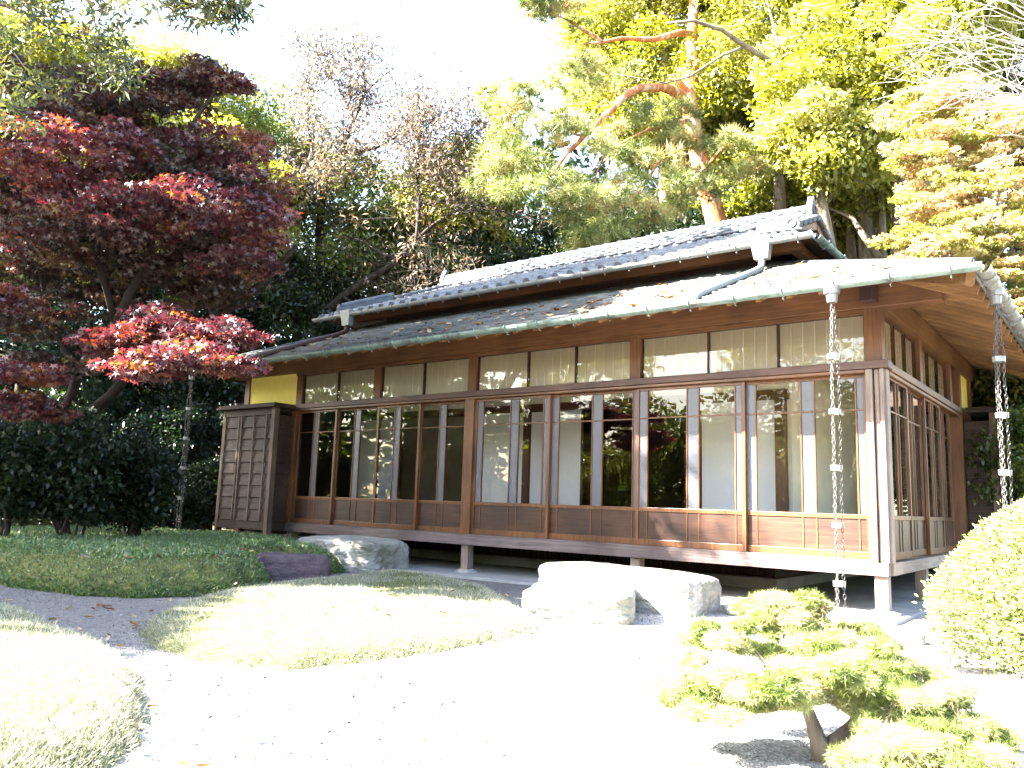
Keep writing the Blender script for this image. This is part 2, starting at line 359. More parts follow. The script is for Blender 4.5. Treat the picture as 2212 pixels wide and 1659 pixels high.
def pixcl(specs, k, cr, flat=.6):     # crown volumes given by where they stand in the photo and how far away
    out = []
    for u, v, hw, hh, d in specs:
        c = A(u, v, d); out += clumps_in(c, (hw*d/FPX, hw*d/FPX*.9, hh*d/FPX), k, cr, flat)
    return out

# ================================================================ ground
def gridmesh(name, x0, x1, y0, y1, nx, ny, zf, mat):
    X, Y = np.meshgrid(np.linspace(x0, x1, nx), np.linspace(y0, y1, ny)); V = np.stack([X, Y, zf(X, Y)], -1).reshape(-1, 3)
    i = np.arange((nx-1)*(ny-1)); r = i//(nx-1)*nx+i % (nx-1); return npmesh(name, V, np.stack([r, r+1, r+nx+1, r+nx], -1), mat, smooth=True)
tag(gridmesh('ground', -400, 400, -400, 400, 3, 3, lambda X, Y: X*0-.012, floorsoil()), kind='structure')
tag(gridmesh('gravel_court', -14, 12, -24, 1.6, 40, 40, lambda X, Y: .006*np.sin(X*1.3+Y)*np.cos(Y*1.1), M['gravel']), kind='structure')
mb = MB().box(-10.6, .12, -.42, 9.4, -.2, .035); tag(mb.build('concrete_apron', M['concrete'], bev=.01), kind='structure')

def mound(name, outline, h, power, mat, c=None, rings=14, sub=8):
    o = np.array(outline, float); n = len(o); c = o.mean(0) if c is None else np.array(c)
    per = []
    for i in range(n):                                   # Catmull-Rom outline
        p0, p1, p2, p3 = o[i-1], o[i], o[(i+1) % n], o[(i+2) % n]
        for j in range(sub):
            t = j/sub; per.append(.5*((2*p1)+(p2-p0)*t+(2*p0-5*p1+4*p2-p3)*t*t+(3*p1-p0-3*p2+p3)*t**3))
    per = np.array(per); m = len(per); per = c+(per-c)*(1+rng.normal(size=(m, 1))*.012)
    R = np.concatenate([np.linspace(1, .85, 6), np.linspace(.82, .05, rings)]); V = []
    for r in R:
        p = c+(per-c)*r; z = h*(1-r**power)+.02*np.sin(p[:, 0]*4)*np.cos(p[:, 1]*3.3)*(1-r**4)
        V.append(np.column_stack([p, z]))
    V = np.concatenate(V+[np.array([[c[0], c[1], h]])]); F = []
    k = len(R)
    for i in range(k-1):
        for j in range(m): F.append((i*m+j, i*m+(j+1) % m, (i+1)*m+(j+1) % m, (i+1)*m+j))
    for j in range(m): F.append(((k-1)*m+j, (k-1)*m+(j+1) % m, k*m, k*m))
    F = np.array(F); V[:m, 2] = -.02
    ob = npmesh(name, V, F[:(k-1)*m], mat, smooth=True)
    def sample(N):
        rr = np.sqrt(rng.uniform(0, 1, N)); rr = np.where(rng.uniform(0, 1, N) < .3, 1-.14*rng.uniform(0, 1, N)**1.2, rr); j = rng.integers(0, m, N); t = rng.uniform(0, 1, N)[:, None]
        e = per[j]*(1-t)+per[(j+1) % m]*t; p = c+(e-c)*rr[:, None]
        z = h*(1-rr**power)+.02*np.sin(p[:, 0]*4)*np.cos(p[:, 1]*3.3)*(1-rr**4)
        out = (e-c)/np.linalg.norm(e-c, axis=1, keepdims=True)*(rr[:, None]**12)
        return np.column_stack([p, z]), np.column_stack([out, np.zeros(N)]), rr
    return ob, sample
def grass(name, sample, N, size, mat):
    P, out, rr = sample(N); k = np.sin(P[:, 0]*2.1+1)*np.cos(P[:, 1]*2.7)+.6*np.sin(P[:, 0]*5.3+P[:, 1]*4.1)+.5*np.cos(P[:, 1]*9-P[:, 0]*7); k = (k+rng.normal(size=N)*.8 > -.75) | (rr > .9); P, out, rr = P[k], out[k], rr[k]; N = len(P); e = (rng.uniform(size=N) < .12) & (rr > .95); P = P+out/np.maximum(np.linalg.norm(out, axis=1, keepdims=True), 1e-6)*(rng.uniform(0, .10, N)*e)[:, None]; P[:, 2] = np.where(e, .0, P[:, 2]); D = np.column_stack([rng.normal(size=(N, 2))*.55, np.ones(N)*.75])+out*.9
    k = rng.uniform(size=N); sz = np.where(k < .035, 1.9, np.where(k < .3, 1.25, .9)); v, f, q = leaves(P, size, 'blade', .2, D, .25, .5); v = (v.reshape(N, 3, 3)-P[:, None])*sz[:, None, None]+P[:, None]; v = v.reshape(-1, 3); return tag(npmesh(name, v, f, mat, rnd=q), kind='stuff')
ob, smp = mound('lawn_mound', [(-5.9, -.75), (-5.75, -1.6), (-5.5, -2.9), (-5.2, -3.9), (-4.3, -5.1), (-3.2, -5.75), (-2.15, -5.62), (-1.85, -4.7), (-1.85, -3.6), (-2.1, -3.0), (-2.9, -2.3), (-4.0, -1.35)], .10, 16, M['soil'], (-3.9, -3.5))
tag(ob, kind='structure'); grass('lawn_grass', smp, 210000, .024, L['grass'])
ob, smp = mound('lawn_mound', [(-5.6, -5.95), (-3.9, -6.0), (-2.65, -6.2), (-1.75, -6.6), (-1.15, -7.0), (-1.0, -7.6), (-1.6, -8.4), (-3.5, -9), (-6, -8.8), (-7, -7.4)], .17, 9, M['soil'], (-3.2, -7.4))
tag(ob, kind='structure'); grass('lawn_grass', smp, 240000, .024, L['grass'])

# ================================================================ the house
H = empty('tea_house', (0, 0, 0), 'long low wooden Japanese tea house with sliding glass doors and grey tiled roof', 'house')
ZB, ZT, ZH, ZH2, ZW = .41, .535, 2.475, 2.555, 3.10
ZG = 3.12
# --- stilts, deck, floor
XL = -9.52
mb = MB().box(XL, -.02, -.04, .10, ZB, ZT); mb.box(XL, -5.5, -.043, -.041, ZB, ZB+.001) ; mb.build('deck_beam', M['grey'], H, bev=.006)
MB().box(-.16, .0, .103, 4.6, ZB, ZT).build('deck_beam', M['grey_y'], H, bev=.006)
for x in (-.10, -2.83, -5.50, -7.48, -9.4):
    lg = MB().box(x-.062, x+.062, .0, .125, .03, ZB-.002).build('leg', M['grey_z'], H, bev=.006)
    rk = MB(); rk.tube([(x, .06, .0), (x, .06, .05), (x, .06, .075)], [.17, .155, .10], 12); rk.build('foot_stone', M['stone'], lg, True)
for y in (1.85, 3.8): MB().box(-.17, -.045, y, y+.125, .03, ZB-.002).build('leg', M['grey_z'], H, bev=.006)
MB().box(XL+.02, -.1, .105, 1.80, ZT-.06, ZT+.005).build('veranda_floor', M['floor'], H)
MB().box(XL, -1.85, 1.97, 7.4, .50, .60).build('tatami_floor', M['tatami'], H)
MB().box(-1.80, -.165, 1.82, 7.4, ZT-.06, ZT+.003).build('veranda_floor', M['floor'], H)
# --- foundation under the floor, with a slatted dark skirt
MB().box(-9.3, -1.66, 1.5, 7.2, .0, .17).build('foundation', M['concrete'], H, bev=.012)
mb = MB()
mb.box(-9.3, -1.75, 1.68, 1.72, .17, .48)
x = -9.2
while x < -1.8: mb.box(x, x+.035, 1.655, 1.678, .18, .44); x += .075
mb.box(-1.79, -1.75, 1.72, 7, .17, .48); mb.build('underfloor_skirt', M['dark'], H)
# --- posts of the front and the right side
PX = [-.105, -2.862, -5.50, -7.47, -9.41]
for i, x in enumerate(PX):
    w = .075 if i else .085
    MB().box(x-w, x+w, .012, .15, ZH2, ZW+.05).build('post', M['post'], H, bev=.004)
MB().box(-11.0, -10.86, .012, .15, .3, ZW+.05).build('post', M['post'], H, bev=.004)
MB().box(-5.59, -5.42, -.012, .13, ZT, ZH-.03).build('post', M['door_v'], H, bev=.004)
MB().box(-9.52, -9.41, -.02, .13, ZT, ZH-.03).build('post', M['door_v'], H, bev=.004)
for a, b, y0 in ((-.185, -.115, -.03), (-.105, -.06, .005), (-.05, -.01, -.025)): MB().box(a, b, y0, .13, ZT, ZH-.004).build('corner_board', M['grey_z'], H, bev=.006)
MB().box(-.10, .012, .02, .14, ZT, ZH-.006).build('corner_post', M['grey_z'], H, bev=.006)
for y in (1.82, 3.78): MB().box(-.145, .0, y-.07, y+.07, ZH2, ZW+.02).build('post', M['post'], H, bev=.004)
MB().box(-.145, .012, 4.36, 4.50, .3, ZW+.02).build('post', M['post'], H, bev=.004)
MB().box(-.145, .010, 5.3, 5.44, .3, ZW+.02).build('post', M['post'], H, bev=.004)
# --- head beams, tracks and the big eaves beam
MB().box(-9.56, .045, -.045, .15, ZH, ZH2).build('head_beam', M['head'], H, bev=.005)
MB().box(-9.5, -.19, -.02, .14, ZH-.035, ZH-.003).build('door_track', M['door_h'], H, bev=.004)
MB().box(-.15, .035, .153, 4.36, ZH-.01, ZH2-.01).build('head_beam', M['beam_y'], H, bev=.005)
MB().box(-.145, .014, .16, 4.35, ZH-.05, ZH-.013).build('door_track', M['beam_y'], H, bev=.004)
MB().box(-9.4, -.2, -.02, .14, ZT+.001, ZT+.022).build('door_track', M['grey'], H)
eb = MB().box(-11.3, .55, -.03, .16, ZW+.01, ZW+.30).build('eaves_beam', M['beam'], H, bev=.006)
MB().box(-.15, .02, .163, 8.0, ZW+.005, ZW+.27).build('eaves_beam', M['beam_y'], H, bev=.006)
MB().box(-.17, -.03, -.20, -.033, ZW+.05, ZW+.22).build('beam_end', M['dark'], H, bev=.004)
MB().box(-9.5, -.19, .0, .12, ZW-.04, ZW+.005).build('transom_rail', M['beam'], H)

# --- sliding doors
def quad_x(x0, x1, z0, z1, y): return ([(x0, y, z0), (x1, y, z0), (x1, y, z1), (x0, y, z1)], [(0, 1, 2, 3)])
def sliding_door(x0, x1, y, wide, swap=None, sx=1.):
    """a door in its own mesh space: x from x0 to x1, faces -y"""
    def T(mb):
        if swap is not None: mb.v = [(swap-.0 - yy, xx, zz) for xx, yy, zz in mb.v]
        return mb
    D = MB(); Z0, Z1 = ZT+.024, ZH-.037; zk, zr = 1.0, 2.07; st = .042; t0, t1 = y, y+.034
    D.box(x0, x0+st, t0, t1, Z0, Z1); D.box(x1-st, x1, t0, t1, Z0, Z1)
    a, b = x0+st, x1-st
    for z, h in ((Z0, .07), (zk-.045, .045), (Z1-.035, .035)): D.box(a, b, t0+.003, t1-.003, z, z+h)
    mun = .016; w = b-a
    if wide: cuts = [('f', .085), ('c', .40), ('f', .115), ('c', .34), ('f', .06)]
    else: cuts = [('c', .40), ('f', .15), ('c', .45)]
    if swap is not None: cuts = [('c', q) for _, q in cuts]
    tot = sum(q for _, q in cuts); x = a; clear, fro = MB(), MB(); edges = []
    for i, (k, q) in enumerate(cuts):
        x2 = x+w*q/tot; lo = x+(mun/2 if i else 0); hi = x2-(mun/2 if i < len(cuts)-1 else 0)
        for z0, z1 in ((zk, zr-mun/2), (zr+mun/2, Z1-.035)): (clear if k == 'c' else fro).add(*quad_x(lo, hi, z0, z1, (t0+t1)/2))
        if i: edges.append(x)
        x = x2
    for e in edges: D.box(e-mun/2, e+mun/2, t0+.004, t1-.004, zk, Z1-.035)
    xs = [a]+edges+[b]
    for i in range(len(xs)-1): D.box(xs[i]+(mun/2 if i else 0), xs[i+1]-(mun/2 if i < len(xs)-2 else 0), t0+.007, t1-.007, zr-mun/2, zr+mun/2)
    d = T(D).build('sliding_door', M['door_v'], H, bev=.0025)
    T(clear).build('glass_pane', M['glass'], d)
    if fro.v: T(fro).build('frosted_pane', M['frost'], d)
    K = MB().box(a, b, t0+.016, t1-.012, Z0+.07, zk-.045); T(K).build('kick_panel', M['kick'], d)
    B = MB()
    for e in edges: B.box(e-.007, e+.007, t0+.008, t0+.0155, Z0+.07, zk-.045)
    T(B).build('kick_batten', M['door_v'], d); return d
for i, (a, b) in enumerate(((-9.39, -8.40), (-8.42, -7.42), (-7.44, -6.50), (-6.54, -5.585))): sliding_door(a, b, .03+.04*(i % 2), False)
for i, (a, b) in enumerate(((-5.425, -4.13), (-4.175, -2.80), (-2.85, -1.475), (-1.52, -.19))): sliding_door(a, b, .03+.04*(i % 2), True)
for i in range(4): sliding_door(.16+i*.93, 1.11+i*.93, .02+.04*(i % 2), False, swap=.0)

# --- transom lights: ribbed paper behind glass
def transom(x0, x1, swap=None):
    def T(mb):
        if swap is not None: mb.v = [(swap-yy, xx, zz) for xx, yy, zz in mb.v]
        return mb
    P = MB().box(x0+.006, x1-.006, .085, .10, ZH2+.012, ZW-.045); z0, z1 = ZH2+.012, ZW-.045
    p = T(P).build('transom_window', M['paper'], H)
    G = MB().add(*quad_x(x0+.008, x1-.008, z0, z1, .05)); T(G).build('glass_pane', M['glass'], p)
    B = MB(); n = max(4, int((x1-x0)/.125))
    for i in range(1, n): x = x0+(x1-x0)*i/n; B.box(x-.004, x+.004, .074, .0835, z0, z1)
    T(B).build('batten', M['inner'], p)
    F = MB().box(x0-.006, x0+.0055, .045, .09, z0, z1).box(x1-.0055, x1+.006, .045, .09, z0, z1); T(F).build('edge_strip', M['dark'], p)
for a, b, n, fr in ((-2.787, -.19, 3, (0, .335, .65, 1)), (-5.425, -2.937, 3, (0, .36, .67, 1)), (-7.395, -5.575, 2, (0, .5, 1)), (-9.335, -7.545, 2, (0, .5, 1))):
    for i in range(n): transom(a+(b-a)*fr[i]+.006, a+(b-a)*fr[i+1]-.006)
for a, b, n in ((.18, 1.74, 3), (1.9, 3.70, 3)):
    for i in range(n): transom(a+(b-a)*i/n+.006, a+(b-a)*(i+1)/n-.006, 0)
MB().box(-10.86, -9.485, .04, .1, ZH+.06, ZW+.02).build('plaster_panel', M['plaster'], H)
MB().box(-.1, -.03, 4.50, 5.3, 2.62, ZW+.02).build('plaster_panel', M['plaster'], H)
MB().box(-10.86, -9.485, .09, .13, .35, ZH+.06).build('wall_board', M['box'], H)

# --- shutter boxes
def shutter_box(x0, x1, y0, y1, z0, z1, swap=None):
    def T(mb):
        if swap is not None: mb.v = [(-yy, xx, zz) for xx, yy, zz in mb.v]
        return mb
    n = 9; F = MB()
    for i in range(n):                                     # lapped boards, front and the side that shows
        za = z0+.14+(z1-.12-z0-.14)*i/n; zb = z0+.14+(z1-.12-z0-.14)*(i+1)/n
        F.add([(x0+.04, y0+.004, za), (x1-.06, y0+.004, za), (x1-.06, y0+.034, zb), (x0+.04, y0+.034, zb), (x0+.04, y0+.036, za), (x1-.06, y0+.036, za), (x1-.06, y0+.045, zb), (x0+.04, y0+.045, zb)],
              [(0, 1, 2, 3), (0, 4, 5, 1), (7, 6, 5, 4)])
        F.add([(x1-.006, y0+.09, za), (x1-.006, y1, za), (x1-.034, y1, zb), (x1-.034, y0+.09, zb), (x1-.04, y0+.09, za), (x1-.04, y1, za)], [(0, 1, 2, 3), (4, 5, 1, 0)])
        F.add([(x0+.012, y0+.09, za), (x0+.012, y1, za), (x0+.032, y1, zb), (x0+.032, y0+.09, zb)], [(3, 2, 1, 0)])
    f = T(F).build('shutter_box', M['box'], H)
    B = MB()
    for k in (.04, .31, .36 if swap is None else .5, .6, .83): x = x0+(x1-x0)*k+.02; B.box(x, x+.028, y0-.016, y0+.003, z0+.14, z1-.12)
    T(B).build('batten', M['boxpost'], f)
    P = MB().box(x0, x0+.055, y0, y0+.085, z0-.16, z1).box(x1-.09, x1, y0-.01, y0+.085, z0-.20, z1); T(P).build('corner_post', M['boxpost'], f, bev=.004)
    R = MB().box(x0+.056, x1-.091, y0+.005, y0+.05, z0, z0+.13).box(x0+.056, x1-.091, y0+.005, y0+.05, z1-.12, z1-.001).box(x1-.05, x1-.008, y0+.087, y1, z0, z0+.13); T(R).build('rail', M['box'], f)
    C = MB().box(x0-.10, x1+.07, y0-.09, y1-.02, z1+.002, z1+.035).box(x0-.07, x1+.04, y0-.06, y1-.03, z1+.037, z1+.075); T(C).build('cap_board', M['box'], f, bev=.004)
shutter_box(-10.98, -9.46, -.40, -.02, .42, 2.47)
shutter_box(4.55, 6.6, -.42, -.02, .42, 2.50, swap=0)

# --- rooms behind the glass
YI = 1.85
def ibox(n, m, *a): return MB().box(*a).build(n, M[m], H)
ibox('interior_wall', 'inner', -9.4, -1.62, YI+.02, YI+.09, 2.60, 3.3)
ibox('interior_lintel', 'beam', -9.4, -1.62, YI-.02, YI+.10, 2.475, 2.597)
for x in (-9.95, -8.83, -5.86, -2.9, -1.72): MB().box(x-.06, x+.06, YI-.02, YI+.10, .55, 2.474).build('interior_post', M['post'], H)
for a, b in ((-9.86, -8.90), (-6.92, -5.93), (-5.79, -4.83), (-2.83, -1.80)):
    s = MB().box(a, b, YI+.03, YI+.05, .60, 2.47).build('shoji_screen', M['shoji'], H)
    F = MB().box(a-.025, a-.001, YI+.02, YI+.06, .56, 2.47).box(b+.001, b+.025, YI+.02, YI+.06, .56, 2.47); F.build('screen_frame', M['beam'], s)
ibox('interior_wall', 'inner', -1.66, -1.60, YI+.11, 7.3, .55, 3.3)
ibox('interior_wall', 'inner', -1.60, -1.25, 5.2, 5.26, .55, 3.3)
for a, b in ((-9.3, -7.3), (-4.9, -1.75)):                  # lattice screens on the far side of the rooms
    s = MB().box(a, b, 5.58, 5.6, .62, 2.2).build('lattice_screen', M['paper'], H); G = MB(); x = a
    while x < b: G.box(x, x+.022, 5.556, 5.579, .62, 2.2); x += .17
    for z in (.62, .92, 1.22, 1.52, 1.82, 2.12): G.box(a, b, 5.54, 5.555, z, z+.022)
    G.build('lattice', M['dark'], s)
ibox('interior_wall', 'dark', -9.4, -1.7, 5.62, 5.68, .55, 3.3); ibox('interior_wall', 'inner', -9.4, -9.34, 2.0, 5.5, .55, 3.3)
ibox('ceiling', 'ceil', -9.5, -.15, .17, 7.3, 3.30, 3.34); ibox('low_table', 'dark', -4.2, -3.2, 3.2, 3.9, .86, .90)
MB().box(-4.1, -4.03, 3.25, 3.32, .60, .859).box(-3.37, -3.3, 3.25, 3.32, .60, .859).box(-4.1, -4.03, 3.78, 3.85, .60, .859).build('table_leg', M['dark'], H)
ibox('rear_wall', 'box', -10.9, -.1, 7.6, 7.7, 0, 3.3); ibox('left_wall', 'box', -10.9, -10.82, .16, 7.58, .35, 3.3)
# ================================================================ roofs
def strips(name, B0, B1, T0, T1, rows, step, seg, mat, parent, jit=.0):
    B0, B1, T0, T1 = (np.array(p, float) for p in (B0, B1, T0, T1)); nrm = np.cross(B1-B0, T0-B0); nrm /= np.linalg.norm(nrm); nrm *= np.sign(nrm[2])
    V, F, R = [], [], []
    for i in range(rows):
        ta, tb = i/rows, (i+1)/rows; a0, a1 = B0+(T0-B0)*ta, B1+(T1-B1)*ta; b0, b1 = B0+(T0-B0)*tb, B1+(T1-B1)*tb
        Ln = np.linalg.norm(a1-a0); n = max(2, int(Ln/seg)); off = rng.uniform(0, 1)
        cut = np.clip(np.concatenate([[0], (np.arange(1, n)+off-.5+rng.uniform(-.15, .15, n-1))/n, [1]]), 0, 1)
        for j in range(n):
            s0, s1 = cut[j], cut[j+1]; h = step*(1+rng.uniform(-.3, .5)*jit); k = len(V)
            pa0, pa1, pb0, pb1 = a0+(a1-a0)*s0, a0+(a1-a0)*s1, b0+(b1-b0)*s0, b0+(b1-b0)*s1
            V += [pa0+nrm*h, pa1+nrm*h, pb1+nrm*.001, pb0+nrm*.001, pa0-nrm*.004, pa1-nrm*.004]; r = rng.uniform()
            F += [(k, k+1, k+2, k+3), (k+4, k+5, k+1, k)]; R += [r, r]
    return npmesh(name, np.array(V), np.array(F), mat, parent, R)
EY, EXR, EXL, ZE, ZJ = -1.02, .97, -11.5, 3.155, 4.33; WY, WXR, WXL = 1.85, -1.85, -9.3
lr = strips('lower_roof', (EXL, EY, ZE), (EXR, EY, ZE), (WXL, WY, ZJ), (WXR, WY, ZJ), 36, .020, .45, M['shingle'], H, 1.6)
strips('roof_slope', (EXR, EY, ZE), (EXR, 8.6, ZE), (WXR, WY, ZJ), (WXR, 8.6, ZJ), 46, .011, .55, M['shingle'], lr, 1)
strips('roof_slope', (EXL, 8.6, ZE), (EXL, EY, ZE), (WXL, 8.6, ZJ), (WXL, WY, ZJ), 30, .011, .55, M['shingle'], lr, 1)
hp = MB(); hp.tube([(EXR, EY, ZE+.02), (WXR, WY, ZJ+.02)], .028, 8); hp.tube([(EXL, EY, ZE+.02), (WXL, WY, ZJ+.02)], .028, 8); hp.build('hip_cap', M['shingle'], lr)
fas = MB(); fas.box(EXL, EXR-.02, EY+.005, EY+.03, ZE-.06, ZE-.006); fas.box(EXR-.035, EXR-.01, EY+.032, 8.6, ZE-.06, ZE-.006); fas.build('fascia', M['zinc'], lr)
sf = MB()                                                   # boarded underside
d = .055
sf.add([(EXL, EY+.04, ZE-d), (EXR-.04, EY+.04, ZE-d), (WXR, WY, ZJ-d), (WXL, WY, ZJ-d)], [(3, 2, 1, 0)])
sf.add([(EXR-.04, EY+.04, ZE-d), (EXR-.04, 8.6, ZE-d), (WXR, 8.6, ZJ-d), (WXR, WY, ZJ-d)], [(3, 2, 1, 0)])
sf.add([(EXL, 8.6, ZE-d), (EXL, EY+.04, ZE-d), (WXL, WY, ZJ-d), (WXL, 8.6, ZJ-d)], [(3, 2, 1, 0)])
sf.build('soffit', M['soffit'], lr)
sl_ = (ZJ-ZE)/(WY-EY)
for i in range(30):                                         # rafters under the right eaves and the front eaves
    y = -.72+i*.31
    if y < 8.4:
        x1 = -.02 if y > .05 else min(-.02, .9); xs_ = max(-.02, EXR-(y-EY)+.08) if y < 0 else -.02
        MB().beam((EXR-.05, y, ZE-d-.03), (xs_, y, ZE-d-.035+sl_*(EXR-.05-xs_)), .055, .09).build('rafter', M['rafter'], lr)
for i in range(36):
    x = -11.2+i*.31
    if x < -.05: MB().beam((x, EY+.14, ZE-d-.022+sl_*.08), (x, -.04, ZE-d-.022+sl_*(.98-.06)), .05, .05).build('rafter', M['rafter'], lr)
MB().beam((EXR-.04, EY+.05, ZE-d-.06), (-.2, .12, ZE-d-.06+sl_*1.15), .09, .12).build('hip_rafter', M['rafter'], lr)

ur = empty('upper_roof', (0, 0, 0), None, None); ur.parent = H
UEY, UEX0, UEX1, UZ, RY, RZ = .86, -10.1, -.96, 4.33, 3.5, 5.42; USL = (RZ-UZ)/(RY-UEY); GX0, GX1 = -9.25, -1.66
def tiled(name, rows, x0f, x1f, yz, pitch, amp, parent, axis='x'):
    """pantiles: each course is a wavy strip lapping the one below"""
    V, F, R = [], [], []; sp = 7
    for i in range(rows):
        (ya, za), (yb, zb) = yz(i/rows), yz((i+1)/rows+.012); x0, x1 = x0f(i/rows), x1f(i/rows); n = int(round((x1-x0)/pitch)); 
        if n < 1: continue
        cs = np.linspace(x0, x1, n*sp+1); ph = (np.arange(n*sp+1) % sp)/sp
        w = amp*np.where(ph < .35, np.sin(ph/.35*math.pi)*1., -np.sin((ph-.35)/.65*math.pi)*.45)
        k = len(V); m = len(cs)
        for c, ww in zip(cs, w):
            V += [(c, ya, za+.034+ww), (c, yb, zb+.006+ww), (c, ya+.004, za+.006+ww)]
        tr = rng.uniform(size=n+1)
        for j in range(m-1):
            a = k+j*3; F += [(a, a+3, a+4, a+1), (a+2, a+5, a+3, a)]; R += [tr[j//sp]]*2
    V = np.array(V)
    if axis == 'y': V = np.column_stack([V[:, 1], -V[:, 0], V[:, 2]])
    return npmesh(name, V, np.array(F), M['tile'], parent, R)
hipR = lambda t: max(GX1, UEX1) if False else (UEX1-(RY-UEY)*t if UEX1-(RY-UEY)*t > GX1 else GX1)
hipL = lambda t: (UEX0+(RY-UEY)*t if UEX0+(RY-UEY)*t < GX0 else GX0)
tiled('tile_slope', 14, hipL, hipR, lambda t: (UEY+(RY-UEY)*t, UZ+(RZ-UZ)*t), .265, .030, ur)
tiled('tile_slope', 14, lambda t: -hipR(t), lambda t: -hipL(t), lambda t: (-2*RY+UEY+(RY-UEY)*t, UZ+(RZ-UZ)*t), .265, .026, ur).rotation_euler = (0, 0, math.pi)
yN, yF = UEY, 2*RY-UEY
tiled('tile_skirt', 5, lambda t: -yF+.95*t, lambda t: -yN-.95*t, lambda t: (UEX1-.95*t, UZ+USL*.95*t), .265, .026, ur, 'y')
o = MB(); o.add([(UEX0, yN, UZ), (UEX0, yF, UZ), (UEX0+.95, yF-.95, UZ+USL*.95), (UEX0+.95, yN+.95, UZ+USL*.95)], [(0, 1, 2, 3)]); o.build('tile_skirt', M['tile'], ur)
# eave end tiles, underside and walls
et = MB(); x = UEX0+.05
while x < UEX1-.1:
    et.tube([(x+.05, UEY-.012, UZ+.012), (x+.05, UEY+.04, UZ+.03)], .05, 8); x += .2655; et.build('eave_tile', M['tile'], ur); et = MB()
un = MB(); un.add([(UEX0+.04, UEY+.05, UZ-.03), (UEX1-.04, UEY+.05, UZ-.03), (WXR, WY+.1, UZ+USL*.9-.05), (WXL, WY+.1, UZ+USL*.9-.05)], [(3, 2, 1, 0)])
un.add([(UEX1-.04, UEY+.05, UZ-.03), (UEX1-.04, yF-.05, UZ-.03), (WXR-.05, yF-.9, UZ+USL*.9-.05), (WXR-.05, WY, UZ+USL*.9-.05)], [(3, 2, 1, 0)]); 
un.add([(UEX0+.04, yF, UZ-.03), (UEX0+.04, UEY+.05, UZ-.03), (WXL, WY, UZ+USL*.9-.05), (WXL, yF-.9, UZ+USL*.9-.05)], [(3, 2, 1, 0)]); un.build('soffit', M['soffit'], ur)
MB().box(WXL, WXR, WY+.01, WY+.09, ZJ-.2, UZ+.3).box(WXR-.09, WXR-.01, WY+.1, yF-.9, ZJ-.3, UZ+.3).box(WXL+.01, WXL+.09, WY+.1, yF-.9, ZJ-.3, UZ+.3).build('clerestory_wall', M['dark'], ur)
MB().box(-9.9, -1.2, 1.25, 1.37, UZ-.06, UZ+.07).build('eave_purlin', M['beam'], ur)
MB().box(-1.37, -1.25, 1.375, 5.6, UZ-.06, UZ+.07).build('eave_purlin', M['beam_y'], ur)
bd = MB()
for gx in (GX1-.28, GX0+.22):
    bd.add([(gx, RY-1.7, RZ-USL*1.7), (gx, RY+1.7, RZ-USL*1.7), (gx, RY, RZ)], [(0, 1, 2)])
bd.build('gable_wall', M['box'], ur)
bb = MB()
for gx, sg in ((GX1, 1), (GX0, -1)):
    for s_ in (-1, 1): bb.beam((gx-.03*sg, RY+s_*1.72, RZ-USL*1.72-.07), (gx-.03*sg, RY, RZ-.07), .035, .13)
bb.build('bargeboard', M['beam_y'], ur)
vt = MB()
for gx in (GX1, GX0):
    for s_ in (-1, 1):
        for i in range(8):
            y0 = RY+s_*1.72*(1-i/8); y1 = RY+s_*1.72*(1-(i+1)/8)
            vt.tube([(gx, y0, RZ-abs(y0-RY)*USL+.055), (gx, y1, RZ-abs(y1-RY)*USL+.045)], [.062, .05], 8)
vt.build('verge_tile', M['tile'], ur, True)
# ridge: laid courses of flat tiles under round caps
rb = []; V, F, R = [], [], []
def cube(x0, x1, y0, y1, z0, z1, r):
    k = len(V); V.extend([(x0, y0, z0), (x1, y0, z0), (x1, y1, z0), (x0, y1, z0), (x0, y0, z1), (x1, y0, z1), (x1, y1, z1), (x0, y1, z1)])
    F.extend([(k+a, k+b, k+c, k+e) for a, b, c, e in ((3, 2, 1, 0), (4, 5, 6, 7), (0, 1, 5, 4), (1, 2, 6, 5), (2, 3, 7, 6), (3, 0, 4, 7))]); R.extend([r]*6)
RX0, RX1 = -9.3, -1.80
for c in range(4):
    x = RX0-(c % 2)*.14; hw = .13-.008*c
    while x < RX1:
        x2 = min(x+.28, RX1); cube(max(x, RX0)+.003, x2-.003, RY-hw+rng.uniform(-.004, .004), RY+hw, RZ+.01+c*.046, RZ+.01+c*.046+.042, rng.uniform()); x += .28
rg = npmesh('ridge', np.array(V), np.array(F), M['tile'], ur, R)
cp = MB(); x = RX0
while x < RX1:
    cp.tube([(x, RY, RZ+.20), (x+.26, RY, RZ+.20)], [.085, .08], 12); cp.tube([(x+.24, RY, RZ+.20), (x+.28, RY, RZ+.20)], [.097, .097], 12); x += .28
cp.build('ridge_cap', M['tile'], rg, True)
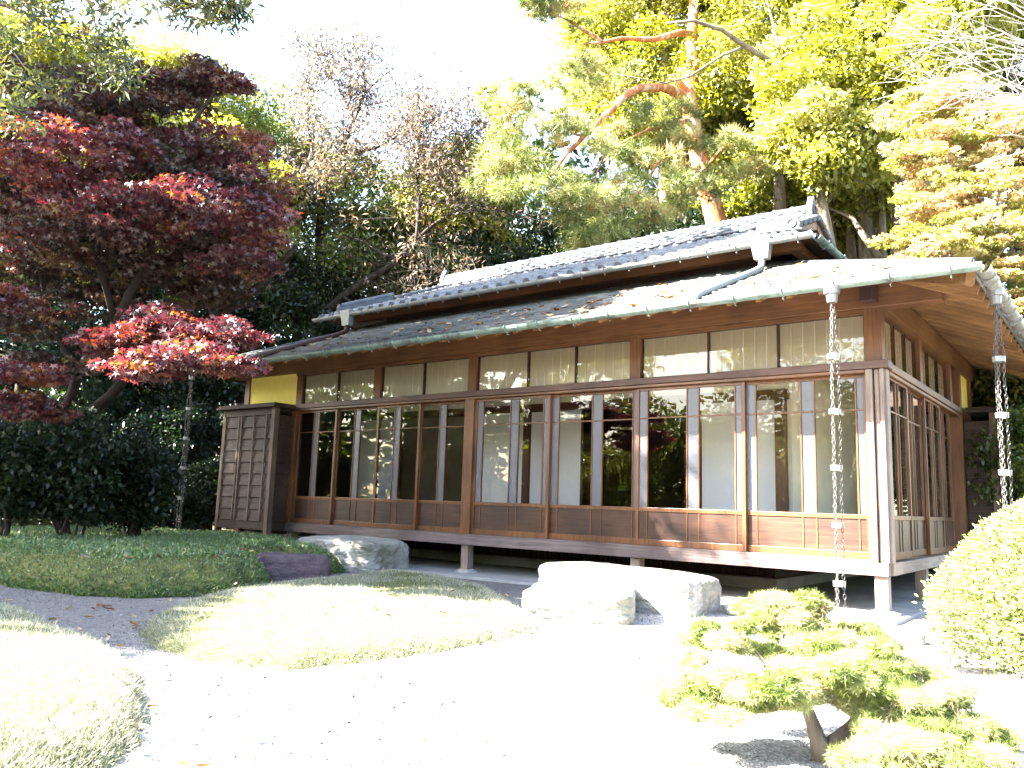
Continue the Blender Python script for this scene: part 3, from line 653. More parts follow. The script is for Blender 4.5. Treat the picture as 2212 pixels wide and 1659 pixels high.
def oni(c, ax, w, h, th, parent):
    """ridge-end tile: shouldered plate with a raised ring and curled feet; ax = facing 'x' or 'y', +-1"""
    prof = [(-.62, 0), (-.60, .16), (-.42, .24), (-.46, .46), (-.34, .70), (-.20, .84), (-.10, 1.0), (.10, 1.0), (.20, .84), (.34, .70), (.46, .46), (.42, .24), (.60, .16), (.62, 0)]
    k = len(prof); mb = MB(); P = []
    def pt(a, z, t): return (c[0]+(t if ax[0] == 'x' else a)*1., c[1]+(a if ax[0] == 'x' else t), c[2]+z)
    sg = ax[1]
    for t in (0, th*sg): P += [pt(a*w, z*h, t) for a, z in prof]
    mb.add(P, [tuple(range(k)), tuple(range(2*k-1, k-1, -1))]+[(i, (i+1) % k, k+(i+1) % k, k+i) for i in range(k)])
    ring = [pt(math.cos(q)*w*.27, h*.48+math.sin(q)*w*.27, th*sg*1.05) for q in np.linspace(0, 6.283, 17)]; mb.tube(ring, w*.06, 6, False)
    for s_ in (-1, 1): mb.tube([pt(s_*w*(.42+.2*math.cos(q)), h*.14+.16*w*math.sin(q), th*sg*.9) for q in np.linspace(0, 5.2, 12)], [w*.07*(1-.5*i/11) for i in range(12)], 6)
    return mb.build('ridge_end', M['tile'], parent, False, .004)
oni((RX1+.0, RY, RZ-.02), ('x', 1), .27, .42, .09, rg); oni((RX0, RY, RZ-.02), ('x', -1), .27, .40, .09, rg)
for (x0, sx) in ((UEX1, -1), (UEX0, 1)):                    # hip ridges with their end tiles
    a = Vector((x0+sx*.30, UEY+.30, UZ+USL*.30+.04)); b = Vector((x0+sx*.98, UEY+.98, UZ+USL*.98+.04)); hr = MB()
    hr.beam(a, b, .15, .12); hr.tube([a+Vector((0, 0, .085)), b+Vector((0, 0, .085))], .065, 10); hh = hr.build('hip_ridge', M['tile'], ur)
    c = b+Vector((-sx*.08, 0, -.02)); mb = MB(); mb.tube([a+Vector((0, -.02, .02)), a+Vector((0, -.09, .02))], .15, 20); oni((a.x, a.y-.02, a.z-.08), ('y', -1), .20 if sx < 0 else .12, .32 if sx < 0 else .2, .07, hh)
# --- gutters
def gutter(name, p, q, r, mat, par, hooks=9, low=None):
    mb = MB().halfpipe(p, q, r, 10); p_, q_ = Vector(p), Vector(q); Ln = (q_-p_).length; d_ = (q_-p_)/Ln
    g = mb.build(name, mat, par, False); hk = MB()
    for i in range(hooks):
        c = p_+d_*(Ln*(i+.5)/hooks); s_ = d_.cross(Vector((0, 0, 1)))
        hk.tube([c+s_*math.cos(w)*(r+.008)+Vector((0, 0, math.sin(w)*(r+.008))) for w in np.linspace(math.pi*.95, math.pi*2.05, 9)], .007, 5)
        hk.tube([c-Vector((0, 0, r)), c+Vector((.0, .0, -r-.025)), c-s_*.03+Vector((0, 0, -r-.03))], .006, 5)
        hk.build('gutter_hook', mat, g); hk = MB()
    for i in range(int(Ln/.9)):
        c = p_+d_*(.45+i*.9); hk.halfpipe(c-d_*.02, c+d_*.02, r+.006, 10); hk.build('gutter_joint', mat, g); hk = MB()
    return g
GY = EY-.06
gutter('gutter', (EXL, GY, ZG+.005), (EXR+.07, GY, ZG+.005), .062, M['copper'], H, 26)
gutter('gutter', (EXR+.06, GY+.07, ZG+.0), (EXR+.06, 8.6, ZG), .062, M['zinc'], H, 20)
gutter('gutter', (UEX0-.06, UEY-.05, UZ-.03), (UEX1+.05, UEY-.05, UZ-.03), .055, M['zinc'], H, 24)
gutter('gutter', (UEX1+.05, UEY+.02, UZ-.035), (UEX1+.05, yF, UZ-.035), .055, M['copper'], H, 8)
def roofz(y): return ZE+sl_*(y-EY)
for u, v, ul in ((1645, 555, 1500), (748, 705, 545)):
    a = AP(u, v, 'y', UEY-.05); x = float(a[0]); lx = float(AP(ul, 660 if ul > 900 else 785, 'y', GY)[0])
    f = MB(); z = UZ-.03
    f.add([(x-.13, UEY-.12, z+.06), (x+.13, UEY-.12, z+.06), (x+.13, UEY+.03, z+.06), (x-.13, UEY+.03, z+.06), (x-.085, UEY-.08, z-.22), (x+.085, UEY-.08, z-.22), (x+.085, UEY+.02, z-.22), (x-.085, UEY+.02, z-.22)],
          [(4, 5, 6, 7), (0, 4, 7, 3), (0, 1, 5, 4), (1, 2, 6, 5), (2, 3, 7, 6)])
    dp = f.build('downpipe', M['zinc'], H)
    pts = [(x, UEY-.03, z-.2), (x, UEY-.06, roofz(UEY-.06)+.07)]
    pts += [(x+(lx-x)*t, UEY-.1+(EY+.02-UEY+.1)*t, roofz(UEY-.1+(EY+.02-UEY+.1)*t)+.055) for t in (.1, .5, .93)]+[(lx, EY-.03, ZE+.03), (lx, GY, ZE-.03)]
    p2 = MB().tube(pts, .042, 10); p2.build('pipe_run', M['zinc'] if ul > 900 else M['dark'], dp, True)

# ================================================================ rain chains
def oval(mb, c, ax, hl, hw, r, n=8):
    c = np.array(c); pts = []
    for q in range(n+1):
        w = 2*math.pi*q/n; pts.append(c+np.array([ax[0]*math.cos(w)*hw, ax[1]*math.cos(w)*hw, math.sin(w)*hl]))
    mb.tube(pts, r, 4, False)
def rain_chain(x, y, z1, z0, label):
    root = empty('rain_chain', (x, y, z0), label, 'rain chain', None)
    f = MB(); f.tube([(x, y, z1+.02), (x, y, z1-.05)], [.075, .07], 14); f.tube([(x, y, z1-.051), (x, y, z1-.13)], [.055, .045], 14); f.build('funnel', M['collar'], root, False, .003)
    zs = np.arange(z1-.64, z0+.15, -.51)
    for z in zs:
        c = MB(); n = 16; v = []
        for zz, rr in ((z-.024, .052), (z+.024, .055), (z+.024, .043), (z-.024, .041)):
            v += [(x+rr*math.cos(2*math.pi*j/n), y+rr*math.sin(2*math.pi*j/n), zz) for j in range(n)]
        c.add(v, [(i*n+j, i*n+(j+1) % n, ((i+1) % 4)*n+(j+1) % n, ((i+1) % 4)*n+j) for i in range(4) for j in range(n)]); c.build('collar', M['collar'], root)
    for s in range(3):
        a = s*2.094+.4; mb = MB(); z = z1-.14; k = 0
        while z > z0:
            top = min(1, .25+max(0, (z1-.14-z))/.5); rr = .038*top+.004*math.sin(k*.7+s); cx, cy = x+math.cos(a)*rr, y+math.sin(a)*rr
            w = a+(k % 2)*1.57+rng.normal()*.2; oval(mb, (cx, cy, z-.024), (math.cos(w), math.sin(w)), .026, .0115, .0034); z -= .041; k += 1
        mb.build('chain', M['chain'], root, True)
rain_chain(-.19, GY, ZG-.05, .10, 'metal rain chain hanging in front of the nearest house corner, in full sun')
rain_chain(EXR+.06, -.29, ZG-.05, .15, 'metal rain chain hanging from the right side eaves above the round clipped shrub')
rain_chain(-10.98, GY, ZG-.05, .35, 'dim metal rain chain at the far left end of the eaves beside the shutter box')

# ================================================================ stones
def rock(name, label, c, size, rz, mat, seed, p=4.5, rough=.05, flat=.2, n=64):
    g = np.random.default_rng(seed); u = np.linspace(-1, 1, n); V, F = [], []
    for ax in range(3):
        for sg in (-1, 1):
            a, b = np.meshgrid(u, u); q = np.zeros((n*n, 3)); q[:, ax] = sg; q[:, (ax+1) % 3] = a.ravel()*sg; q[:, (ax+2) % 3] = b.ravel(); k = len(V)*n*n; V.append(q)
            i = np.arange((n-1)*(n-1)); r = i//(n-1)*n+i % (n-1)+k; F.append(np.stack([r, r+1, r+n+1, r+n], -1))
    V = np.concatenate(V); F = np.concatenate(F); ln = (np.abs(V)**p).sum(1)**(1/p); V = V/ln[:, None]
    ks = g.normal(size=(50, 3))*np.array([[2.]*3]*8+[[5.]*3]*8+[[13.]*3]*12+[[30.]*3]*22); ph = g.uniform(0, 6.28, 50); am = np.array([.8]*8+[.6]*8+[.42]*12+[.16]*22)
    d = (np.sin(V@ks.T+ph)*am).sum(1)/3; V = V*(1+rough*d[:, None]*np.array([.5, 1, .55]))
    V = V*np.array(size)/2; V[:, 2] += np.sin(V[:, 0]*2+seed)*flat*.1; ca, sa = math.cos(rz), math.sin(rz)
    V = np.column_stack([V[:, 0]*ca-V[:, 1]*sa, V[:, 0]*sa+V[:, 1]*ca, V[:, 2]])+np.array(c)
    V = V-np.array(c)+np.array([0, 0, 0]); key = np.round(V, 5); _, ix, inv = np.unique(key, axis=0, return_index=True, return_inverse=True); V = V[ix]; F = inv.reshape(-1)[F]
    F = F[(F[:, 0] != F[:, 1]) & (F[:, 2] != F[:, 3])]
    o = npmesh(name, V, F, mat, smooth=True); o.location = c; return tag(o, label, 'stone')
rock('step_stone', 'largest grey stone block lying along the front of the veranda', (-2.32, -1.1, .12), (1.80, .86, .50), -.03, M['stone'], 3, 8, .03)
rock('step_stone', 'low pale stepping stone in front of the largest stone block', (-2.2, -2.15, .09), (.98, 1.05, .36), .5, M['stone'], 5, 8, .03)
rock('step_stone', 'long grey boulder at the left end of the veranda behind the purple stone', (-7.1, -.62, .16), (1.5, .98, .52), .12, M['stone'], 8, 7, .035)
rock('step_stone', 'dark purple stone set between the clipped hedge and the lawn', (-6.12, -2.42, .08), (.88, .40, .44), .88, M['purple'], 9, 7, .04)
rock('garden_stone', 'small round stone on the gravel by the round clipped shrub', (.46, -1.41, .04), (.17, .15, .14), .4, M['stone'], 12, 3, .06, n=14)
rock('garden_stone', 'small flat stone lying at the edge of the concrete apron', (-1.2, -.85, .02), (.3, .22, .1), .8, M['stone'], 14, 4, .06, n=14)

# ================================================================ clipped shrubs
def shell_leaves(fn, N, size, kind, nz, depth):
    P, nrm = fn(N); P = P-nrm*np.abs(rng.normal(size=(N, 1)))*depth; return leaves(P, size, kind, nz, nrm+np.array([0, 0, .25]), .75)
AZC, AZR = np.array([1.95, -1.7, .25]), np.array([1.28, 1.28, 1.0])
def azfn(N):
    p = rng.normal(size=(N, 3)); p[:, 2] = np.where(p[:, 2] < -.25, -p[:, 2], p[:, 2]); p /= np.linalg.norm(p, axis=1, keepdims=True)
    b = 1+.03*np.sin(p[:, 0]*7+1)*np.cos(p[:, 1]*6+2)+.022*np.sin(p[:, 2]*9)+.014*np.sin(p[:, 0]*23+p[:, 2]*19)*np.cos(p[:, 1]*21)+np.where(rng.uniform(size=N) < .02, rng.uniform(0, .06, N), 0); return AZC+p*AZR*b[:, None], p
az = empty('clipped_azalea', (AZC[0], AZC[1], 0), 'large round clipped azalea at the right edge, half out of frame', 'shrub')
v, f, q = shell_leaves(azfn, 85000, .03, 'leaf', .0, .075)
v4 = v.reshape(-1, 4, 3); c4 = v4.mean(1); kk = np.sin(c4[:, 0]*17+c4[:, 2]*13)*np.cos(c4[:, 1]*15-c4[:, 2]*11)+.7*np.sin(c4[:, 0]*31+1)*np.cos(c4[:, 2]*29+c4[:, 1]*27)+rng.normal(size=len(c4))*.35 > -1.0
v = v4[kk].reshape(-1, 3); q = q[kk]; f = np.arange(len(v)).reshape(-1, 4); npmesh('foliage', v, f, L['azalea'], az, q)
c = MB()
for i in range(40): p = ball(1, .9)[0]; p[2] = abs(p[2]); c.tube([AZC*np.array([1, 1, 0]), AZC+p*AZR*.5+np.array([0, 0, .1]), AZC+p*AZR*.93], [.02, .012, .004], 5, False)
c.build('stem', M['bark'], az)
inner = [(AZC+np.array([0, 0, .0]), AZR*.8, .2)]; v, f, q = crown(inner, 9000, .09, 'leaf', .2); npmesh('inner_foliage', v, f, L['azalea'], az, q)

hg = empty('clipped_hedge', (-9, -3, 0), 'low flat-topped clipped hedge with dark green leaves at left beside the house', 'hedge')
hout = [(-5.35, -3.75), (-5.75, -4.75), (-7.3, -5.1), (-9.4, -4.9), (-12.5, -4.2), (-13.5, -1.5), (-11.5, -.6), (-9.5, -.15), (-8.0, -.55), (-7.3, -1.3), (-6.55, -1.25), (-6.75, -2.75), (-5.75, -3.0)]
core, hs = mound('hedge_core', hout, .35, 16, M['soil'], (-9, -3)); core.parent = hg; core.location = (9, 3, 0)
P, out, rr = hs(170000); hn = out+np.array([0, 0, .8]); edge = rr > .86
P[:, 2] = np.where(edge, P[:, 2]*rng.uniform(.1, 1.05, len(P)), P[:, 2])+rng.normal(size=len(P))*.012
v, f, q = leaves(P, .042, 'long', .1, hn, .7); npmesh('foliage', v, f, L['hedge'], hg, q)

# low garden pine in front: short trunk, forked, flat pads of short needles
gp = empty('garden_pine', tuple(A(1790, 1690, 3.3)*np.array([1, 1, 0])), 'low twisted garden pine with flat needle pads in the right foreground', 'tree')
b0 = np.array(gp.location)
def T(u, v, d): return A(u, v, d)
mb = MB()
mb.tube([b0+np.array([.0, 0, -.05]), T(1775, 1640, 3.3), T(1768, 1600, 3.28), T(1755, 1560, 3.3), T(1735, 1510, 3.33), T(1720, 1470, 3.4)], [.05, .042, .035, .028, .022, .016], 9)
mb.tube([T(1775, 1622, 3.3), T(1815, 1590, 3.3), T(1850, 1560, 3.32), T(1875, 1545, 3.35), T(1860, 1500, 3.4)], [.032, .026, .025, .026, .018], 8); mb.build('trunk', M['bark2'], gp, True)
pads = [(1680, 1500, 90, 26, 3.3), (1830, 1490, 80, 26, 3.32), (1890, 1525, 60, 22, 3.3), (1590, 1490, 90, 28, 3.3), (1700, 1305, 80, 18, 3.75), (1690, 1325, 95, 26, 3.75), (1760, 1365, 110, 34, 3.65), (1600, 1385, 120, 34, 3.55), (1820, 1400, 90, 30, 3.5), (1700, 1420, 130, 36, 3.4), (1550, 1450, 100, 32, 3.4), (1640, 1480, 110, 30, 3.25), (1500, 1500, 70, 34, 3.35), (1560, 1530, 80, 26, 3.2), (1790, 1450, 110, 30, 3.35), (1860, 1385, 60, 34, 3.75),
        (1920, 1450, 70, 36, 3.45), (1990, 1480, 85, 36, 3.4), (1940, 1510, 70, 24, 3.3), (2060, 1550, 75, 28, 3.3), (2120, 1590, 55, 22, 3.25), (2000, 1560, 60, 24, 3.2), (1930, 1600, 85, 26, 3.05), (2010, 1635, 95, 26, 3.0), (1900, 1655, 70, 24, 2.95), (2100, 1640, 70, 22, 3.05)]
cl = []
br = MB()
for u, v, hw, hh, d in pads:
    c = A(u, v, d); r = (hw*d/FPX, hw*d/FPX*.8, hh*d/FPX)
    for p in ball(9, .4): cl.append((c+p*np.array(r)*1.0, (.07, .07, .032), rng.uniform(.1, .95)))
    src = T(1735, 1515, 3.33) if u < 1860 else T(1860, 1520, 3.38)
    if v > 1570: src = T(1850, 1565, 3.32)
    br.tube(wiggle(src, c-np.array([0, 0, .02]), 5, .10), [.015, .012, .010, .008, .006, .003], 5, False)
br.build('branch', M['bark2'], gp, True)
v, f, q = crown(cl, 150, .034, 'short', .35, cw=.5, D=True); npmesh('needles', v, f, L['bonsai'], gp, q)

# ================================================================ trees
def pix(p):
    d = np.asarray(p)-CAM; z = d@_f
    return (1106+FPX*(d@_r)/z, 829.5-FPX*(d@_u)/z) if z > .1 else (-9999, 0)
def path_px(lst): return [A(*p) for p in lst]
# red maple at left: level sprays one above another
mp = empty('red_maple', (-10.9, -2.9, 0), 'spreading red maple with layered sprays reaching over the left end of the roof', 'tree')
mb = MB(); mb.tube(wiggle((-10.9, -2.9, 0), A(130, 930, 11.8), 4, .02)+wiggle(A(130, 930, 11.8), A(300, 760, 11.2), 3, .05)[1:]+wiggle(A(300, 760, 11.2), A(580, 600, 10.6), 3, .03)[1:]+[A(640, 530, 10.2)], [.11, .10, .095, .09, .085, .08, .075, .07, .06, .05, .04, .025], 9)
mb.build('trunk', M['barkmaple'], mp, True)
pads = [  # u, v, half width, half height, distance, palette
 (120, 330, 190, 42, 9.2, 0), (60, 380, 150, 45, 9.6, 0), (230, 300, 110, 30, 9.3, 0), (330, 350, 130, 36, 10.0, 1), (470, 320, 120, 45, 10.2, 0), (530, 400, 95, 60, 10.0, 0), (440, 400, 120, 40, 10.4, 1),
 (330, 415, 110, 30, 9.0, 0), (420, 440, 150, 34, 9.1, 0), (540, 460, 85, 30, 9.3, 0), (250, 470, 150, 36, 9.3, 0), (120, 500, 170, 42, 9.6, 1), (330, 500, 160, 36, 9.8, 1), (480, 510, 130, 34, 10, 0), (200, 560, 200, 40, 10.2, 1), (400, 570, 150, 34, 10.3, 1), (510, 565, 90, 26, 9.6, 0),
 (440, 165, 80, 26, 10.6, 1), (500, 175, 40, 16, 10.5, 0), (280, 200, 160, 40, 11.2, 1), (150, 190, 150, 45, 11.4, 1), (60, 250, 140, 50, 11, 1), (360, 240, 110, 34, 10.8, 1), (230, 250, 130, 36, 10.8, 1), (400, 180, 70, 22, 10.8, 0),
 (370, 720, 110, 30, 8.4, 2), (480, 715, 80, 26, 8.0, 0), (420, 765, 130, 26, 7.8, 0), (310, 790, 85, 24, 7.7, 0), (500, 790, 60, 16, 7.9, 0), (260, 740, 90, 30, 8.6, 2), (380, 690, 110, 20, 8.8, 2),
 (40, 800, 85, 26, 8.6, 2), (20, 870, 60, 24, 8.6, 2), (80, 890, 70, 26, 9.2, 2), (110, 780, 80, 24, 9.4, 1), (10, 640, 60, 26, 9, 2), (30, 690, 90, 30, 10, 1),
 (190, 650, 170, 34, 11, 1), (340, 640, 130, 28, 11, 1), (100, 700, 130, 36, 11.4, 1), (470, 620, 80, 24, 10.6, 1)]
for _ in range(46):
    u, v = rng.uniform(-60, 540), rng.uniform(170, 640)
    if u > 440+.35*(v-170) or (330 < u and v < 300): continue
    pads.append((u, v, rng.uniform(70, 150), rng.uniform(14, 30), rng.uniform(10.2, 12.2), int(rng.uniform() < .75)))
G = ([], [], [])
bm_ = MB(); hub = [A(140, 880, 11.7), A(300, 760, 11.2), A(460, 680, 10.9), A(590, 590, 10.6)]
up = wiggle(A(300, 760, 11.2), A(580, 600, 10.6), 3, .0)
lead = wiggle(A(130, 930, 11.8), A(590, 680, 11.2), 2, .0)
lead2 = path_px([(180, 890, 11.7), (330, 760, 11.3), (520, 640, 10.9), (585, 600, 10.5), (640, 540, 10.3), (690, 450, 10.3)])
trunkline = [A(130, 930, 11.8), A(200, 800, 11.5), A(300, 700, 11), A(430, 690, 10.8)]
main = path_px([(300, 760, 11.2), (480, 690, 10.6), (580, 590, 10.4), (590, 520, 10.2), (640, 430, 10.3)])
for pl, ra in ((path_px([(130, 930, 11.8), (170, 800, 11), (250, 700, 10.2), (300, 600, 10), (330, 500, 9.8), (345, 400, 9.9), (380, 330, 10), (440, 230, 10.3), (470, 190, 10.5)]), .075),
               (path_px([(330, 500, 9.8), (420, 420, 9.6), (520, 370, 9.9), (560, 345, 10)]), .03), (path_px([(345, 400, 9.9), (320, 330, 10.2), (290, 280, 10.5), (250, 240, 10.8)]), .03),
               (path_px([(250, 700, 10.2), (200, 500, 9.9), (150, 400, 9.6), (80, 330, 9.4)]), .05), (path_px([(170, 800, 11), (250, 780, 9.5), (330, 770, 8.6), (420, 760, 8.0), (500, 780, 7.9)]), .04),
               (path_px([(330, 770, 8.6), (380, 730, 8.4), (470, 715, 8.1)]), .02), (path_px([(170, 800, 11), (110, 700, 11.3), (60, 500, 11), (60, 260, 11)]), .05), (path_px([(130, 930, 11.8), (90, 850, 9.6), (30, 820, 8.7)]), .035)):
    pp = []
    for a, b in zip(pl[:-1], pl[1:]): pp += wiggle(a, b, 3, .03)[:-1]
    pp.append(pl[-1]); bm_.tube(pp, [ra*(1-.8*i/(len(pp)-1)) for i in range(len(pp))], 6)
for u, v, hw, hh, d, k in pads:
    c = A(u, v, d); r = np.array((hw*d/FPX, hw*d/FPX*.8, hh*d/FPX))
    bm_.tube(wiggle(A(u*.75+75, v+25, d+.5), c, 4, .06), [.012, .010, .008, .006, .003], 4, False)
    for p in ball(int(10+hw/9), .2):
        p = p*r; p[2] -= .12*(p[0]**2+p[1]**2)/max(r[0], .1)
        G[k].append((c+p, (.22, .22, .045), rng.uniform(.1, .9)))
bm_.build('branch', M['barkmaple'], mp, True)
for k, (mat, nm) in enumerate((('red', 'red_foliage'), ('redbrown', 'turning_foliage'), ('red', 'crimson_foliage'))):
    v, f, q = crown(G[k], 64, .083, 'maple', .75, cw=.45); npmesh(nm, v, f, L[mat], mp, q)

# sparse pale tree behind the house
lim = [[(690, 760, 17), (680, 690, 17), (640, 620, 17), (600, 600, 17), (590, 540, 17), (600, 470, 17), (640, 430, 17), (700, 390, 17.2), (740, 330, 17.4), (765, 260, 17.6), (790, 200, 17.8), (770, 110, 18)],
       [(680, 690, 17), (740, 640, 16.8), (800, 600, 16.6), (860, 560, 16.4), (900, 520, 16.2), (905, 440, 16.2), (900, 380, 16.3), (905, 300, 16.5), (915, 240, 16.7)],
       [(900, 520, 16.2), (960, 470, 16), (1010, 440, 16), (1070, 450, 15.8), (1130, 470, 15.8)], [(740, 330, 17.4), (810, 320, 17), (860, 290, 17), (930, 230, 17)], [(765, 260, 17.6), (720, 180, 17.8), (700, 120, 18)],
       [(640, 430, 17), (670, 360, 17.4), (665, 280, 17.6), (660, 200, 18), (670, 110, 18.2)], [(600, 600, 17), (560, 520, 17.2), (600, 420, 17.6)], [(740, 640, 16.8), (800, 660, 16), (870, 640, 15.8), (960, 600, 15.4), (1030, 590, 15.2)],
       [(905, 440, 16.2), (970, 430, 16.4), (1020, 400, 16.6)], [(900, 380, 16.3), (960, 350, 16.6), (1000, 300, 16.8), (1030, 260, 17)], [(700, 390, 17.2), (620, 400, 17.6), (560, 380, 18)], [(790, 200, 17.8), (850, 150, 18)],
       [(860, 560, 16.4), (780, 520, 16.6), (720, 490, 17), (680, 420, 17)]]
lim = [[(u, v, d*1.27) for u, v, d in l] for l in lim]
pt = A(690, 760, 21.6); root = empty('sparse_tree', (pt[0], pt[1], 0), 'nearly bare tree with dark crooked limbs and pale dry leaves behind the roof', 'tree'); mb = MB(); mb.tube(wiggle((pt[0], pt[1], 0), pt, 3, .02), [.24, .22, .2, .18], 10); mb.build('trunk', M['bark'], root, True)
lb = MB(); tips = []
for i, l in enumerate(lim):
    pl = path_px(l); ra = (.16, .12, .05, .06, .04, .07, .05, .06, .05, .05, .05, .03, .05)[i]; pp = []
    for a, b in zip(pl[:-1], pl[1:]): pp += wiggle(a, b, 3, .035)[:-1]
    pp.append(pl[-1]); lb.tube(pp, [ra*(1-.85*j/(len(pp)-1)) for j in range(len(pp))], 7)
    for j in range(2, len(pp)):
        for _ in range(3 if j > 4 else 1):
            e = pp[j]+rng.normal(size=3)*np.array([.6, .6, .4])+np.array([0, 0, .35]); w = wiggle(pp[j], e, 4, .07); lb.tube(w, [.016, .012, .009, .006, .003], 4, False); tips += w[1:]
            for _ in range(2): e2 = e+rng.normal(size=3)*.45; w2 = wiggle(w[2], e2, 3, .06); lb.tube(w2, [.008, .006, .004, .002], 3, False); tips += w2[1:]
lb.build('branch', M['bark'], root, True)
cl = [(t, (.45, .45, .36), rng.uniform(.1, .9)) for t in tips if rng.uniform() < (.95 if pix(t)[1] < 390 else .12)]
v, f, q = crown(cl, 11, .15, 'long', .2, cw=.5); npmesh('foliage', v, f, L['pale'], root, q)

# red pine behind the house
pn = empty('red_pine', tuple(A(1550, 480, 19)*np.array([1, 1, 0])), 'tall red pine with orange bark and drooping needle clouds behind the ridge', 'tree')
tp = [np.array(pn.location)]+path_px([(1548, 480, 19), (1535, 430, 19), (1518, 370, 19), (1500, 300, 19.2), (1492, 245, 19.2), (1490, 200, 19.2), (1497, 150, 19.2), (1495, 90, 19.2), (1500, -20, 19.2)])
mb = MB(); mb.tube(tp, [.30, .25, .235, .215, .20, .19, .165, .15, .13, .1], 14); mb.build('trunk', M['barkpine'], pn, True)
lb = MB()
for l, ra in (([(1492, 245, 19.2), (1470, 205, 18.6), (1430, 187, 18), (1385, 190, 17.4), (1340, 215, 17), (1300, 255, 16.6), (1265, 290, 16.3), (1225, 330, 16.2), (1190, 380, 16)], .13), ([(1490, 205, 19.2), (1470, 180, 19), (1455, 160, 18.8)], .10),
              ([(1497, 75, 19.2), (1440, 78, 18.5), (1390, 85, 18), (1300, 92, 17.5), (1260, 95, 17.3)], .09), ([(1300, 92, 17.5), (1270, 70, 17.3), (1230, 45, 17), (1190, 30, 16.8)], .05), ([(1490, 260, 19.2), (1440, 270, 18), (1400, 280, 17.5), (1340, 310, 17.2)], .07),
              ([(1265, 290, 16.3), (1240, 290, 16.2), (1290, 230, 16.6), (1380, 170, 17.6)], .03), ([(1500, 300, 19.2), (1440, 330, 18), (1400, 390, 17.4), (1330, 460, 17)], .06), ([(1300, 255, 16.6), (1310, 330, 16.4), (1280, 400, 16.2)], .04), ([(1518, 370, 19), (1560, 320, 18.4), (1600, 300, 18)], .06)):
    pl = path_px(l); pp = []
    for a, b in zip(pl[:-1], pl[1:]): pp += wiggle(a, b, 2, .03)[:-1]
    pp.append(pl[-1]); lb.tube(pp, [ra*(1-.75*i/(len(pp)-1)) for i in range(len(pp))], 8)
lb.build('branch', M['barkpine'], pn, True)
cl = []
for u, v, hw, hh, d in ((1110, 215, 75, 40, 16.5), (1150, 260, 90, 45, 16.2), (1200, 300, 100, 50, 16), (1110, 330, 60, 45, 16.4), (1160, 390, 70, 50, 16), (1250, 430, 80, 50, 16.2), (1370, 320, 90, 45, 17), (1430, 260, 70, 36, 17.4), (1440, 310, 70, 40, 17.4), (1340, 400, 90, 45, 16.8),
                        (1290, 470, 80, 36, 16.6), (1380, 460, 80, 40, 16.8), (1440, 410, 80, 40, 17), (1500, 400, 60, 36, 17.4), (1520, 340, 90, 50, 17.8), (1590, 330, 70, 50, 18), (1210, 20, 80, 26, 16.8), (1180, 10, 50, 22, 16.8), (1080, 380, 50, 40, 16.4), (1230, 170, 50, 26, 17.6), (1300, 150, 60, 26, 18), (1280, 510, 60, 20, 16.4)):
    c = A(u, v, d); r = np.array((hw*d/FPX, hw*d/FPX, hh*d/FPX))
    for p in ball(9, .45): cl.append((c+p*r*1.1*np.array([1, 1, .8])-np.array([0, 0, .35*(p[0]**2+p[1]**2)*r[2]]), (.27, .27, .10), rng.uniform(.05, .95)))
v, f, q = crown(cl, 26, .20, 'tuft', .45, cw=.45, D=True); npmesh('needles', v, f, L['pine'], pn, q)

